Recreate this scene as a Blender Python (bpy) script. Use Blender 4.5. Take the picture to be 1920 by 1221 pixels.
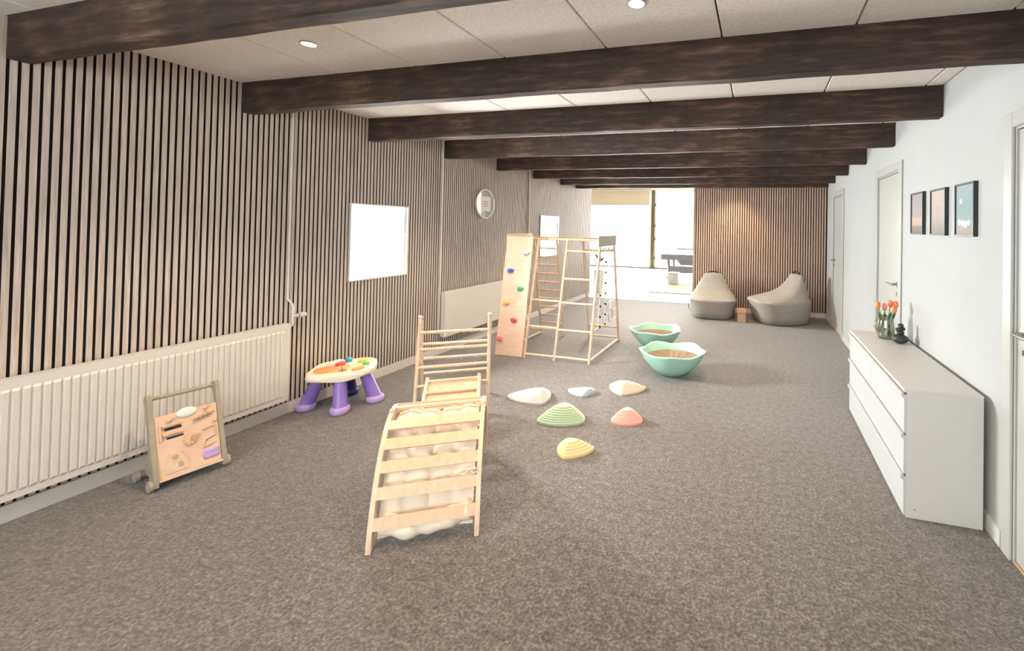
import bpy, bmesh, math, random
from mathutils import Vector, Matrix

for o in list(bpy.data.objects):
    bpy.data.objects.remove(o, do_unlink=True)
sc = bpy.context.scene
COL = sc.collection
random.seed(7)

# ------------------------------------------------------------------ camera
F_PX, CX, CY = 811.0, 1203.3, 416.0
YAW, PITCH, ROLL, EYE = 0.2637, -0.0138, 0.0196, 1.5624
cam_d = bpy.data.cameras.new('camera')
cam = bpy.data.objects.new('camera', cam_d)
COL.objects.link(cam)
cam_d.sensor_fit = 'HORIZONTAL'
cam_d.sensor_width = 36.0
cam_d.lens = F_PX * 36.0 / 1920.0
cam_d.shift_x = (960.0 - CX) / 1920.0
cam_d.shift_y = -(610.5 - CY) / 1920.0
cam_d.clip_start = 0.05
_r = Vector((math.cos(YAW), math.sin(YAW), 0))
_f = Vector((-math.sin(YAW), math.cos(YAW), 0))
_u = Vector((0, 0, 1))
_f2 = _f * math.cos(PITCH) - _u * math.sin(PITCH)
_u2 = _u * math.cos(PITCH) + _f * math.sin(PITCH)
_r3 = _r * math.cos(ROLL) + _u2 * math.sin(ROLL)
_u3 = _u2 * math.cos(ROLL) - _r * math.sin(ROLL)
m = Matrix.Identity(4)
for i in range(3):
    m[i][0], m[i][1], m[i][2] = _r3[i], _u3[i], -_f2[i]
m[2][3] = EYE
cam.matrix_world = m
sc.camera = cam

# ------------------------------------------------------------------ world, daylight, exposure
sc.view_settings.view_transform = 'Standard'
sc.view_settings.look = 'None'
sc.view_settings.gamma = 1.0
sc.view_settings.use_curve_mapping = False
sc.view_settings.exposure = 1.85
w = bpy.data.worlds.new('sky'); sc.world = w
w.use_nodes = True
bg = w.node_tree.nodes['Background']
bg.inputs[0].default_value = (0.93, 0.97, 1.0, 1)
bg.inputs[1].default_value = 2.0


def area_light(name, loc, direction, sx, sy, power, color=(1, 0.97, 0.93)):
    d = bpy.data.lights.new(name, 'AREA')
    d.shape = 'RECTANGLE'; d.size = sx; d.size_y = sy; d.energy = power; d.color = color
    o = bpy.data.objects.new(name, d); COL.objects.link(o)
    o.location = loc
    o.rotation_euler = Vector(direction).to_track_quat('-Z', 'Y').to_euler()
    return o


area_light('daylight_hall_windows', (-4.0, 16.75, 1.6), (0.05, -1, -0.06), 7.0, 3.0, 780)
area_light('daylight_side_window', (-4.45, 3.52, 1.45), (1, 0.0, -0.08), 0.9, 0.9, 185, (0.97, 0.98, 1.0))
area_light('daylight_side_window_far', (-4.45, 7.17, 1.45), (1, 0.0, -0.08), 0.9, 0.9, 150, (0.97, 0.98, 1.0))
area_light('rear_fill_light', (-1.2, -2.75, 1.5), (0.0, 1, 0.25), 3.6, 1.7, 28, (0.93, 0.97, 1.0))  # added fill light from behind the viewer

# ------------------------------------------------------------------ materials


class NT:
    def __init__(self, name):
        self.m = bpy.data.materials.new(name); self.m.use_nodes = True
        self.t = self.m.node_tree; self.b = self.t.nodes['Principled BSDF']

    def n(self, kind, **kw):
        x = self.t.nodes.new(kind)
        for k, v in kw.items():
            if k.startswith('i_'):
                x.inputs[k[2:].replace('_', ' ')].default_value = v
            else:
                setattr(x, k, v)
        return x

    def l(self, a, b):
        self.t.links.new(a, b)

    def coord(self, scale=(1, 1, 1), kind='Object'):
        c = self.n('ShaderNodeTexCoord'); mp = self.n('ShaderNodeMapping')
        mp.inputs['Scale'].default_value = scale
        self.l(c.outputs[kind], mp.inputs['Vector'])
        return mp.outputs['Vector']

    def noise(self, vec, scale, detail=3, rough=0.55):
        x = self.n('ShaderNodeTexNoise')
        x.inputs['Scale'].default_value = scale; x.inputs['Detail'].default_value = detail
        x.inputs['Roughness'].default_value = rough
        self.l(vec, x.inputs['Vector'])
        return x.outputs['Fac']

    def ramp(self, fac, stops):
        x = self.n('ShaderNodeValToRGB')
        e = x.color_ramp.elements
        while len(e) < len(stops):
            e.new(0.5)
        for el, (p, c) in zip(e, stops):
            el.position = p; el.color = (*c, 1)
        self.l(fac, x.inputs['Fac'])
        return x.outputs['Color']

    def mix(self, fac, a, b, mode='MIX'):
        x = self.n('ShaderNodeMix', data_type='RGBA', blend_type=mode)
        for s, v in ((x.inputs['Factor'], fac), (x.inputs['A'], a), (x.inputs['B'], b)):
            pass
        ins = [x.inputs[0], x.inputs[6], x.inputs[7]]
        for s, v in zip(ins, (fac, a, b)):
            if hasattr(v, 'is_linked') or hasattr(v, 'links'):
                self.l(v, s)
            elif isinstance(v, tuple):
                s.default_value = (*v, 1)
            else:
                s.default_value = v
        return x.outputs[2]

    def bump(self, h, strength=0.3, dist=0.005):
        x = self.n('ShaderNodeBump')
        x.inputs['Strength'].default_value = strength; x.inputs['Distance'].default_value = dist
        self.l(h, x.inputs['Height']); self.l(x.outputs[0], self.b.inputs['Normal'])


def plain(name, col, rough=0.5, metal=0.0, var=0.0, vscale=20.0, bump=0.0, bscale=200.0, spec=0.5):
    k = NT(name); b = k.b
    b.inputs['Roughness'].default_value = rough; b.inputs['Metallic'].default_value = metal
    b.inputs['Specular IOR Level'].default_value = spec
    v = k.coord()
    if var > 0:
        c2 = tuple(max(0, min(1, c * (1 - var))) for c in col)
        c1 = tuple(max(0, min(1, c * (1 + var))) for c in col)
        k.l(k.ramp(k.noise(v, vscale), [(0.3, c2), (0.7, c1)]), b.inputs['Base Color'])
    else:
        b.inputs['Base Color'].default_value = (*col, 1)
    if bump > 0:
        k.bump(k.noise(v, bscale, 2), bump, 0.003)
    return k.m


def wood(name, c1, c2, stretch=(1, 14, 14), scale=6.0, rough=0.5, bump=0.1):
    k = NT(name)
    v = k.coord(stretch)
    a = k.noise(v, scale, 5, 0.6)
    k.l(k.ramp(a, [(0.28, c1), (0.72, c2)]), k.b.inputs['Base Color'])
    k.b.inputs['Roughness'].default_value = rough
    if bump:
        k.bump(a, bump, 0.004)
    return k.m


def carpet_mat():
    k = NT('carpet'); v = k.coord()
    fine = k.noise(v, 70, 4, 0.75)
    mid = k.noise(v, 22, 3, 0.6)
    big = k.noise(v, 1.3, 2)
    a = k.ramp(fine, [(0.34, (0.048, 0.043, 0.039)), (0.5, (0.130, 0.120, 0.112)), (0.66, (0.275, 0.26, 0.247))])
    b = k.ramp(mid, [(0.33, (0.55, 0.53, 0.51)), (0.67, (1.05, 1.02, 1.0))])
    c = k.mix(1.0, a, b, 'MULTIPLY')
    d = k.ramp(big, [(0.35, (0.93, 0.9, 0.86)), (0.65, (1, 1, 1))])
    k.l(k.mix(1.0, c, d, 'MULTIPLY'), k.b.inputs['Base Color'])
    k.b.inputs['Roughness'].default_value = 0.95
    k.b.inputs['Specular IOR Level'].default_value = 0.25
    k.b.inputs['Sheen Weight'].default_value = 0.35
    k.b.inputs['Sheen Roughness'].default_value = 0.5
    k.bump(fine, 0.6, 0.005)
    return k.m


def beam_mat():
    k = NT('dark_timber')
    v = k.coord((1.0, 7.0, 7.0))
    a = k.noise(v, 3.2, 6, 0.68)
    v2 = k.coord((1, 1, 1)); p = k.noise(v2, 1.7, 3, 0.6)
    c1 = k.ramp(a, [(0.30, (0.013, 0.008, 0.006)), (0.52, (0.047, 0.029, 0.022)), (0.74, (0.165, 0.104, 0.078))])
    c2 = k.ramp(p, [(0.38, (0.55, 0.55, 0.55)), (0.66, (1.5, 1.3, 1.2))])
    k.l(k.mix(1.0, c1, c2, 'MULTIPLY'), k.b.inputs['Base Color'])
    k.b.inputs['Roughness'].default_value = 0.7
    k.bump(a, 0.5, 0.012)
    return k.m


def acoustic_mat():
    k = NT('wood_wool_board'); v = k.coord()
    a = k.noise(v, 55, 5, 0.7); s = k.noise(v, 24, 4, 0.75)
    c = k.ramp(a, [(0.30, (0.78, 0.70, 0.61)), (0.52, (0.91, 0.855, 0.785)), (0.75, (0.95, 0.91, 0.85))])
    d = k.ramp(s, [(0.26, (0.35, 0.28, 0.22)), (0.32, (1, 1, 1))])
    k.l(k.mix(0.8, c, d, 'MULTIPLY'), k.b.inputs['Base Color'])
    k.b.inputs['Roughness'].default_value = 0.95
    k.bump(a, 0.5, 0.006)
    return k.m


def slat_mat(name, c1, c2):
    k = NT(name)
    c = k.n('ShaderNodeTexCoord'); oi = k.n('ShaderNodeObjectInfo')
    add = k.n('ShaderNodeVectorMath', operation='ADD')
    k.l(c.outputs['Object'], add.inputs[0]); k.l(oi.outputs['Location'], add.inputs[1])
    mp = k.n('ShaderNodeMapping'); mp.inputs['Scale'].default_value = (30, 30, 1.3)
    k.l(add.outputs[0], mp.inputs['Vector'])
    a = k.noise(mp.outputs[0], 3.0, 5, 0.65)
    k.l(k.ramp(a, [(0.3, c1), (0.7, c2)]), k.b.inputs['Base Color'])
    k.b.inputs['Roughness'].default_value = 0.6
    k.bump(a, 0.15, 0.002)
    return k.m


def glass_mat(name, tint=(1, 1, 1), gloss=0.06, rough=0.02):
    k = NT(name); t = k.t
    t.nodes.remove(k.b)
    tr = k.n('ShaderNodeBsdfTransparent'); tr.inputs[0].default_value = (*tint, 1)
    gl = k.n('ShaderNodeBsdfGlossy'); gl.inputs['Roughness'].default_value = rough
    mx = k.n('ShaderNodeMixShader'); mx.inputs[0].default_value = gloss
    k.l(tr.outputs[0], mx.inputs[1]); k.l(gl.outputs[0], mx.inputs[2])
    k.l(mx.outputs[0], t.nodes['Material Output'].inputs['Surface'])
    return k.m


def emit_mat(name, col, s):
    k = NT(name)
    k.b.inputs['Base Color'].default_value = (*col, 1)
    k.b.inputs['Emission Color'].default_value = (*col, 1)
    k.b.inputs['Emission Strength'].default_value = s
    return k.m


def print_mat(name, stops):
    k = NT(name)
    c = k.n('ShaderNodeTexCoord'); sp = k.n('ShaderNodeSeparateXYZ')
    k.l(c.outputs['Generated'], sp.inputs[0])
    nz = k.noise(k.coord((6, 6, 30)), 2.0, 3)
    ma = k.n('ShaderNodeMath', operation='MULTIPLY_ADD')
    k.l(nz, ma.inputs[0]); ma.inputs[1].default_value = 0.06; k.l(sp.outputs['Z'], ma.inputs[2])
    k.l(k.ramp(ma.outputs[0], stops), k.b.inputs['Base Color'])
    k.b.inputs['Roughness'].default_value = 0.65
    k.b.inputs['Specular IOR Level'].default_value = 0.2
    return k.m


M = {}
M['carpet'] = carpet_mat()
M['beam'] = beam_mat()
M['board'] = acoustic_mat()
M['felt'] = plain('black_felt', (0.018, 0.012, 0.009), 0.95)
M['slat'] = slat_mat('grey_oak_slat', (0.42, 0.35, 0.30), (0.69, 0.60, 0.53))
M['slatb'] = slat_mat('brown_oak_slat', (0.40, 0.27, 0.195), (0.66, 0.475, 0.36))
M['slatw'] = plain('daylit_reveal_slat', (0.78, 0.74, 0.70), 0.5, var=0.04)  # same slats as the wall, window glare put into a paler colour
M['wall'] = plain('white_wall_paint', (0.455, 0.465, 0.462), 0.75, var=0.02, vscale=3, bump=0.05, bscale=90)
M['white'] = plain('white_lacquer', (0.62, 0.61, 0.59), 0.35, var=0.01)
M['doorw'] = plain('white_door_paint', (0.45, 0.45, 0.425), 0.4, var=0.015, vscale=4)
M['drawer'] = plain('white_drawer_foil', (0.53, 0.545, 0.56), 0.3)
M['skirt'] = plain('cream_skirting', (0.70, 0.66, 0.61), 0.5, var=0.03)
M['radw'] = plain('cream_radiator_enamel', (0.70, 0.66, 0.61), 0.4, var=0.01)
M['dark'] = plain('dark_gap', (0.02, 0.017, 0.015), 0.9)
M['steel'] = plain('brushed_steel', (0.42, 0.40, 0.36), 0.35, 0.9)
M['black'] = plain('black_plastic', (0.015, 0.016, 0.017), 0.45)
M['stone'] = plain('dark_green_black_stone', (0.028, 0.034, 0.032), 0.4, var=0.25, vscale=30)
M['birch'] = wood('pale_birch', (0.60, 0.44, 0.31), (0.76, 0.60, 0.455), (8, 8, 2), 5, 0.45, 0.04)
M['ply'] = wood('peach_birch_ply', (0.68, 0.45, 0.325), (0.76, 0.55, 0.42), (3, 3, 9), 3, 0.45, 0.03)
M['pine'] = wood('warm_beech', (0.64, 0.40, 0.255), (0.76, 0.525, 0.37), (8, 8, 3), 5, 0.45, 0.04)
M['greywood'] = plain('grey_beige_wood', (0.36, 0.31, 0.24), 0.5, var=0.08, vscale=25)
M['canvas'] = plain('taupe_board', (0.60, 0.53, 0.46), 0.7, var=0.04)
M['cushion'] = plain('cream_cotton', (0.80, 0.71, 0.585), 0.9, var=0.03, bump=0.2, bscale=300)
M['purple'] = plain('purple_plastic', (0.27, 0.17, 0.58), 0.35)
M['lilac'] = plain('lilac_plastic', (0.50, 0.36, 0.72), 0.35)
M['navy'] = plain('navy_plastic', (0.02, 0.02, 0.13), 0.4)
M['creamp'] = plain('cream_plastic', (0.86, 0.78, 0.62), 0.35)
M['orange'] = plain('orange_plastic', (0.86, 0.33, 0.12), 0.35)
M['red'] = plain('red_plastic', (0.78, 0.07, 0.07), 0.35)
M['blue'] = plain('blue_plastic', (0.05, 0.10, 0.62), 0.35)
M['teal'] = plain('teal_plastic', (0.08, 0.36, 0.52), 0.35)
M['green'] = plain('green_plastic', (0.04, 0.50, 0.20), 0.35)
M['yellow'] = plain('yellow_plastic', (0.85, 0.52, 0.06), 0.35)
M['crimson'] = plain('pink_red_plastic', (0.80, 0.06, 0.14), 0.35)
M['coralred'] = plain('orange_red_plastic', (0.85, 0.16, 0.11), 0.35)
M['holdw'] = plain('white_plastic', (0.75, 0.78, 0.70), 0.4)
M['mint'] = plain('mint_plastic', (0.40, 0.70, 0.585), 0.35, var=0.02)
M['brownfab'] = plain('brown_fabric', (0.30, 0.22, 0.165), 0.9, var=0.15, vscale=9, bump=0.3, bscale=60)
M['bean'] = plain('grey_beige_canvas', (0.32, 0.30, 0.275), 0.9, var=0.06, vscale=6, bump=0.2, bscale=400)
M['mirror'] = plain('mirror_silver', (0.9, 0.9, 0.9), 0.02, 1.0)
M['paper'] = plain('white_paper', (0.86, 0.83, 0.80), 0.8)
M['pink'] = plain('pink_ink', (0.80, 0.32, 0.30), 0.8)
M['glass'] = glass_mat('window_glass', (0.98, 0.99, 0.98), 0.05)
M['vase'] = glass_mat('vase_glass', (0.80, 0.83, 0.72), 0.30, 0.08)
M['water'] = glass_mat('vase_water', (0.80, 0.84, 0.68), 0.05, 0.05)
M['stem'] = plain('stem_green', (0.16, 0.30, 0.06), 0.5)
M['leaf'] = plain('leaf_green', (0.05, 0.14, 0.03), 0.5, var=0.2)
M['petal'] = plain('orange_petal', (0.85, 0.25, 0.07), 0.5, var=0.15, vscale=60)
M['petal2'] = plain('coral_petal', (0.84, 0.25, 0.16), 0.5, var=0.1, vscale=60)
M['tile'] = plain('pale_cream_tile', (0.60, 0.55, 0.47), 0.35, var=0.03, vscale=2)
M['blind'] = plain('beige_roller_fabric', (0.28, 0.225, 0.16), 0.9)
M['frame'] = plain('dark_bronze_frame', (0.035, 0.026, 0.018), 0.5)
M['palefr'] = plain('pale_timber_frame', (0.42, 0.32, 0.20), 0.5)
M['greygame'] = plain('slate_grey_laminate', (0.20, 0.19, 0.22), 0.4, var=0.05)
M['matfab'] = plain('beige_woven_mat', (0.60, 0.52, 0.36), 0.9, var=0.08)
M['oak'] = wood('oak_threshold', (0.42, 0.24, 0.13), (0.58, 0.36, 0.21), (10, 2, 10), 4, 0.5)
M['card'] = plain('tan_wood_box', (0.52, 0.34, 0.21), 0.6, var=0.08)
M['hardware'] = plain('dark_frame_green_black', (0.018, 0.022, 0.020), 0.4)
M['lamp'] = emit_mat('warm_lamp_glow', (1.0, 0.80, 0.52), 14.0)
M['river'] = {}

# ------------------------------------------------------------------ mesh building
ORG = {}


class MB:
    """Collects shapes in world coordinates (after T) and links them as one mesh object."""

    def __init__(self, T=None):
        self.v = []; self.f = []; self.T = T

    def add(self, vs, fs):
        o = len(self.v)
        if self.T is not None:
            vs = [self.T @ Vector(p) for p in vs]
        self.v += [tuple(p) for p in vs]
        self.f += [tuple(i + o for i in q) for q in fs]
        return self

    def box(self, lo, hi):
        (a, b, c), (d, e, g) = lo, hi
        return self.add([(a, b, c), (d, b, c), (d, e, c), (a, e, c), (a, b, g), (d, b, g), (d, e, g), (a, e, g)],
                        [(0, 3, 2, 1), (4, 5, 6, 7), (0, 1, 5, 4), (1, 2, 6, 5), (2, 3, 7, 6), (3, 0, 4, 7)])

    def cbox(self, lo, hi, r=0.004, seg=1):
        bm = bmesh.new(); bmesh.ops.create_cube(bm, size=1)
        for v in bm.verts:
            v.co = Vector([lo[i] + (v.co[i] + 0.5) * (hi[i] - lo[i]) for i in range(3)])
        bmesh.ops.bevel(bm, geom=list(bm.edges), offset=r, segments=seg, affect='EDGES', profile=0.5)
        bm.verts.index_update()
        self.add([tuple(v.co) for v in bm.verts], [tuple(v.index for v in f.verts) for f in bm.faces])
        bm.free()
        return self

    def tube(self, pts, r, n=10, closed=False, caps=True):
        pts = [Vector(p) for p in pts]; N = len(pts)
        rs = r if isinstance(r, (list, tuple)) else [r] * N
        vs = []; prev = None
        for i, p in enumerate(pts):
            if closed:
                d = pts[(i + 1) % N] - pts[i - 1]
            else:
                d = pts[min(i + 1, N - 1)] - pts[max(i - 1, 0)]
            d.normalize()
            if prev is None:
                a = d.orthogonal().normalized()
            else:
                a = prev - d * prev.dot(d); a.normalize()
            prev = a; b = d.cross(a)
            for k in range(n):
                t = 2 * math.pi * k / n
                vs.append(p + (a * math.cos(t) + b * math.sin(t)) * rs[i])
        fs = []
        for i in range(N if closed else N - 1):
            j = (i + 1) % N
            for k in range(n):
                fs.append((i * n + k, i * n + (k + 1) % n, j * n + (k + 1) % n, j * n + k))
        if caps and not closed:
            fs.append(tuple(range(n - 1, -1, -1))); fs.append(tuple((N - 1) * n + k for k in range(n)))
        return self.add(vs, fs)

    def loft(self, rings, cap0=True, cap1=True):
        n = len(rings[0]); vs = [p for r in rings for p in r]; fs = []
        for i in range(len(rings) - 1):
            for k in range(n):
                fs.append((i * n + k, i * n + (k + 1) % n, (i + 1) * n + (k + 1) % n, (i + 1) * n + k))
        if cap0:
            fs.append(tuple(range(n - 1, -1, -1)))
        if cap1:
            fs.append(tuple((len(rings) - 1) * n + k for k in range(n)))
        return self.add(vs, fs)

    def lathe(self, c, prof, n=24):
        """prof: list of (radius, z) from outside bottom on"""
        return self.loft([[(c[0] + r * math.cos(2 * math.pi * k / n), c[1] + r * math.sin(2 * math.pi * k / n), c[2] + z)
                           for k in range(n)] for r, z in prof])

    def sphere(self, c, r, n=12, m=8, s=(1, 1, 1)):
        prof = [(max(1e-4, math.sin(math.pi * i / m)), -math.cos(math.pi * i / m)) for i in range(m + 1)]
        return self.loft([[(c[0] + r * s[0] * a * math.cos(2 * math.pi * k / n), c[1] + r * s[1] * a * math.sin(2 * math.pi * k / n),
                            c[2] + r * s[2] * z) for k in range(n)] for a, z in prof])

    def prism(self, poly, axis, a, b):
        """poly: 2D points; axis 0/1/2 is the extruded one"""
        def p3(p, t):
            q = list(p); q.insert(axis, t); return tuple(q)
        n = len(poly)
        vs = [p3(p, a) for p in poly] + [p3(p, b) for p in poly]
        fs = [tuple(range(n - 1, -1, -1)), tuple(range(n, 2 * n))]
        fs += [(i, (i + 1) % n, n + (i + 1) % n, n + i) for i in range(n)]
        return self.add(vs, fs)

    def build(self, name, mat, parent=None, smooth=None, origin=None):
        if parent is not None:
            org = Vector(ORG.get(parent.name, (0, 0, 0)))
        else:
            org = None
        if origin is None:
            if parent is not None:
                origin = org
            else:
                xs, ys, zs = zip(*self.v)
                origin = Vector(((min(xs) + max(xs)) / 2, (min(ys) + max(ys)) / 2, min(zs)))
        origin = Vector(origin)
        me = bpy.data.meshes.new(name)
        me.from_pydata([tuple(Vector(p) - origin) for p in self.v], [], self.f)
        bm = bmesh.new(); bm.from_mesh(me)
        bmesh.ops.recalc_face_normals(bm, faces=list(bm.faces))
        bm.to_mesh(me); bm.free()
        me.materials.append(mat)
        if smooth:
            me.polygons.foreach_set('use_smooth', [True] * len(me.polygons))
            me.set_sharp_from_angle(angle=math.radians(smooth))
        o = bpy.data.objects.new(name, me)
        COL.objects.link(o)
        if parent is not None:
            o.parent = parent; o.location = origin - org
        else:
            o.location = origin
        ORG[o.name] = tuple(origin)
        return o


def tag(o, label, cat, group=None):
    o['label'] = label; o['category'] = cat
    if group:
        o['group'] = group
    return o


def struct(o):
    o['kind'] = 'structure'
    return o


def thing(name, loc, label=None, cat=None, group=None):
    o = bpy.data.objects.new(name, None); COL.objects.link(o)
    o.location = loc; o.empty_display_size = 0.05
    ORG[o.name] = tuple(loc)
    if label:
        tag(o, label, cat, group)
    return o


def inst(name, me, loc, parent):
    o = bpy.data.objects.new(name, me); COL.objects.link(o)
    o.parent = parent
    o.location = Vector(loc) - Vector(ORG[parent.name])
    return o


# ------------------------------------------------------------------ room shell
XL, XR, H, ZB = -3.684, 1.198, 2.57, 2.354
YB, YEND, YREAR = 8.40, 9.20, -2.40
XLO = XL - 0.42                       # outer face of the thick left wall
WIN = [(3.175, 3.872, 1.005, 1.742), (6.82, 7.54, 1.015, 1.745)]

flo = struct(MB().box((XL - 0.45, YREAR - 0.2, -0.12), (XR + 0.2, 9.02, 0.0)).build('floor', M['carpet'], origin=(0, 0, 0)))
struct(MB().box((-9.0, 9.02, -0.12), (4.0, 16.9, -0.004)).build('floor_hall', M['tile'], origin=(0, 0, 0)))
MB().box((XL, 9.00, -0.002), (-1.2, 9.04, 0.004)).build('edge_strip', M['palefr'], flo)

b = MB()
ys = [YREAR] + [v for wn in WIN for v in wn[:2]] + [YEND]
for i in range(0, len(ys), 2):
    b.box((XLO, ys[i], 0), (XL, ys[i + 1], H + 0.1))
for y0, y1, z0, z1 in WIN:
    b.box((XLO, y0, 0), (XL, y1, z0)); b.box((XLO, y0, z1), (XL, y1, H + 0.1))
wall_l = struct(b.build('wall_left', M['felt'], origin=(XL, 4, 0)))

# slats on the left wall, every one an object of its own
PITCH_S, SW, SD = 0.0367, 0.0248, 0.009


def slat_mesh(name, z0, z1, axis='y', mat=None, sw=SW):
    hw = sw / 2; c = 0.001
    if axis == 'y':      # stands proud towards +x
        poly = [(0, -hw), (SD - c, -hw), (SD, -hw + c), (SD, hw - c), (SD - c, hw), (0, hw)]
    else:                # stands proud towards -y
        poly = [(-hw, 0), (-hw, -SD + c), (-hw + c, -SD), (hw - c, -SD), (hw, -SD + c), (hw, 0)]
    vs = [(p[0], p[1], z0) for p in poly] + [(p[0], p[1], z1) for p in poly]
    n = 6
    fs = [tuple(range(n - 1, -1, -1)), tuple(range(n, 2 * n))] + [(i, (i + 1) % n, n + (i + 1) % n, n + i) for i in range(n)]
    me = bpy.data.meshes.new(name); me.from_pydata(vs, [], fs)
    bm = bmesh.new(); bm.from_mesh(me); bmesh.ops.recalc_face_normals(bm, faces=list(bm.faces)); bm.to_mesh(me); bm.free()
    me.materials.append(mat or M['slat'])
    me.materials.append(M['felt'])          # the black core shows on the flanks
    for p in me.polygons:
        nrm = p.normal
        front = nrm.x if axis == 'y' else -nrm.y
        p.material_index = 0 if (front > 0.5 or abs(nrm.z) > 0.5) else 1
    return me


SK = 0.092
full = slat_mesh('slat_full', SK, H)
ups = [slat_mesh('slat_above', wn[3], H) for wn in WIN]
los = [slat_mesh('slat_below', SK, wn[2]) for wn in WIN]
y = 0.62
while y < YEND - 0.01:
    for i, wn in enumerate(WIN):
        if wn[0] - SW / 2 + .003 < y < wn[1] + SW / 2 - .003:
            inst('slat', ups[i], (XL, y, 0), wall_l); inst('slat', los[i], (XL, y, 0), wall_l)
            break
    else:
        inst('slat', full, (XL, y, 0), wall_l)
    y += PITCH_S
b = MB(); y = 0.62 - PITCH_S
while y > YREAR:
    b.box((XL, y - SW / 2, SK), (XL + SD, y + SW / 2, H)); y -= PITCH_S
b.build('slat_field', M['slat'], wall_l)['kind'] = 'stuff'

# the slatted wall at the end of the carpet
wall_b = struct(MB().box((-1.205, YB, 0), (XR + 0.12, YB + 0.14, H + 0.1)).build('wall_back', M['felt'], origin=(0, YB, 0)))
MB().box((-1.222, YB - 0.018, 0), (-1.205, YB + 0.14, H)).build('end_trim', M['slatb'], wall_b)
bs = slat_mesh('slat_back', 0.085, H, 'x', M['slatb'], 0.0275)
x = -1.19
while x < XR - 0.01:
    inst('slat', bs, (x, YB, 0), wall_b); x += 0.0435
struct(MB().box((-1.205, YB - 0.014, 0), (XR, YB, 0.085)).build('baseboard_back', M['skirt']))

# right wall with three door openings
DOORS = [(1.69, 2.49, 2.085), (4.255, 4.965, 2.12), (6.89, 7.70, 2.12)]
b = MB(); yy = YREAR
for y0, y1, zt in DOORS:
    b.box((XR, yy, 0), (XR + 0.16, y0, H + 0.1)); b.box((XR, y0, zt), (XR + 0.16, y1, H + 0.1)); yy = y1
b.box((XR, yy, 0), (XR + 0.16, YB + 0.14, H + 0.1))
struct(b.build('wall_right', M['wall'], origin=(XR, 4, 0)))
b = MB()
for y0, y1 in ((YREAR, 1.60), (2.58, 4.17), (5.05, 6.80), (7.79, YB - 0.014)):
    b.box((XR - 0.012, y0, 0), (XR, y1, 0.085))
struct(b.build('baseboard_right', M['white']))
b = MB()
for y0, y1 in ((YREAR, YEND),):
    b.box((XL, y0, 0), (XL + 0.014, y1, SK - 0.004))
struct(b.build('baseboard_left', M['skirt']))


def door(n, spec, latch_far, lever):
    y0, y1, zt = spec
    d = struct(thing('door_%d' % n, (XR, (y0 + y1) / 2, 0)))
    fr = MB(); aw = 0.075
    for ya, yb in ((y0 - aw, y0), (y1, y1 + aw)):
        fr.cbox((XR - 0.016, ya, 0), (XR - 0.0005, yb, zt + aw), 0.004)
    fr.cbox((XR - 0.016, y0, zt), (XR - 0.0005, y1, zt + aw), 0.004)
    fr.build('architrave', M['doorw'], d)
    jb = MB()
    jb.box((XR, y0 + 0.0005, 0), (XR + 0.12, y0 + 0.012, zt - .0005)); jb.box((XR, y1 - 0.012, 0), (XR + 0.12, y1 - 0.0005, zt - .0005))
    jb.box((XR, y0 + 0.012, zt - 0.012), (XR + 0.12, y1 - 0.012, zt - 0.0005))
    jb.build('jamb', M['doorw'], d)
    MB().box((XR + 0.055, y0 + 0.012, 0.012), (XR + 0.06, y1 - 0.012, zt - 0.012)).build('gap_shadow', M['dark'], d)
    lf = MB().cbox((XR + 0.006, y0 + 0.016, 0.014), (XR + 0.045, y1 - 0.016, zt - 0.016), 0.003).build('leaf', M['doorw'], d)
    s = 1 if latch_far else -1
    hy = (y1 - 0.075) if latch_far else (y0 + 0.075)
    hz = 1.10
    x0 = XR + 0.006
    h = MB().tube([(x0, hy, hz), (x0 - 0.008, hy, hz)], 0.026, 16)
    h.tube([(x0 - 0.008, hy, hz), (x0 - 0.045, hy, hz), (x0 - 0.055, hy - s * 0.012, hz), (x0 - 0.055, hy - s * 0.125, hz)], 0.0095, 10)
    h.build('handle', M['steel'], d, 40)
    kh = MB().tube([(x0, hy, hz - 0.085), (x0 - 0.007, hy, hz - 0.085)], 0.024, 16).build('keyhole_plate', M['steel'], d, 40)
    MB().cbox((x0 - 0.0085, hy - 0.004, hz - 0.098), (x0 - 0.006, hy + 0.004, hz - 0.074), 0.0008).build('keyhole', M['dark'], kh)
    MB().cbox((XR - 0.002, y0 + .012, 0.0), (XR + 0.1, y1 - .012, 0.012), 0.003).build('threshold', M['oak'], d)
    return d


door(1, DOORS[0], True, -1)
door(2, DOORS[1], False, 1)
door(3, DOORS[2], True, -1)

# rear wall behind the viewer, with a window added for fill light
RW0, RW1, RZ0, RZ1 = -3.0, 0.6, 0.75, 2.25
b = MB()
b.box((XLO, YREAR - 0.2, 0), (RW0, YREAR, H + .1)); b.box((RW1, YREAR - 0.2, 0), (XR + 0.16, YREAR, H + .1))
b.box((RW0, YREAR - 0.2, 0), (RW1, YREAR, RZ0)); b.box((RW0, YREAR - 0.2, RZ1), (RW1, YREAR, H + .1))
struct(b.build('wall_rear', M['wall']))


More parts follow.
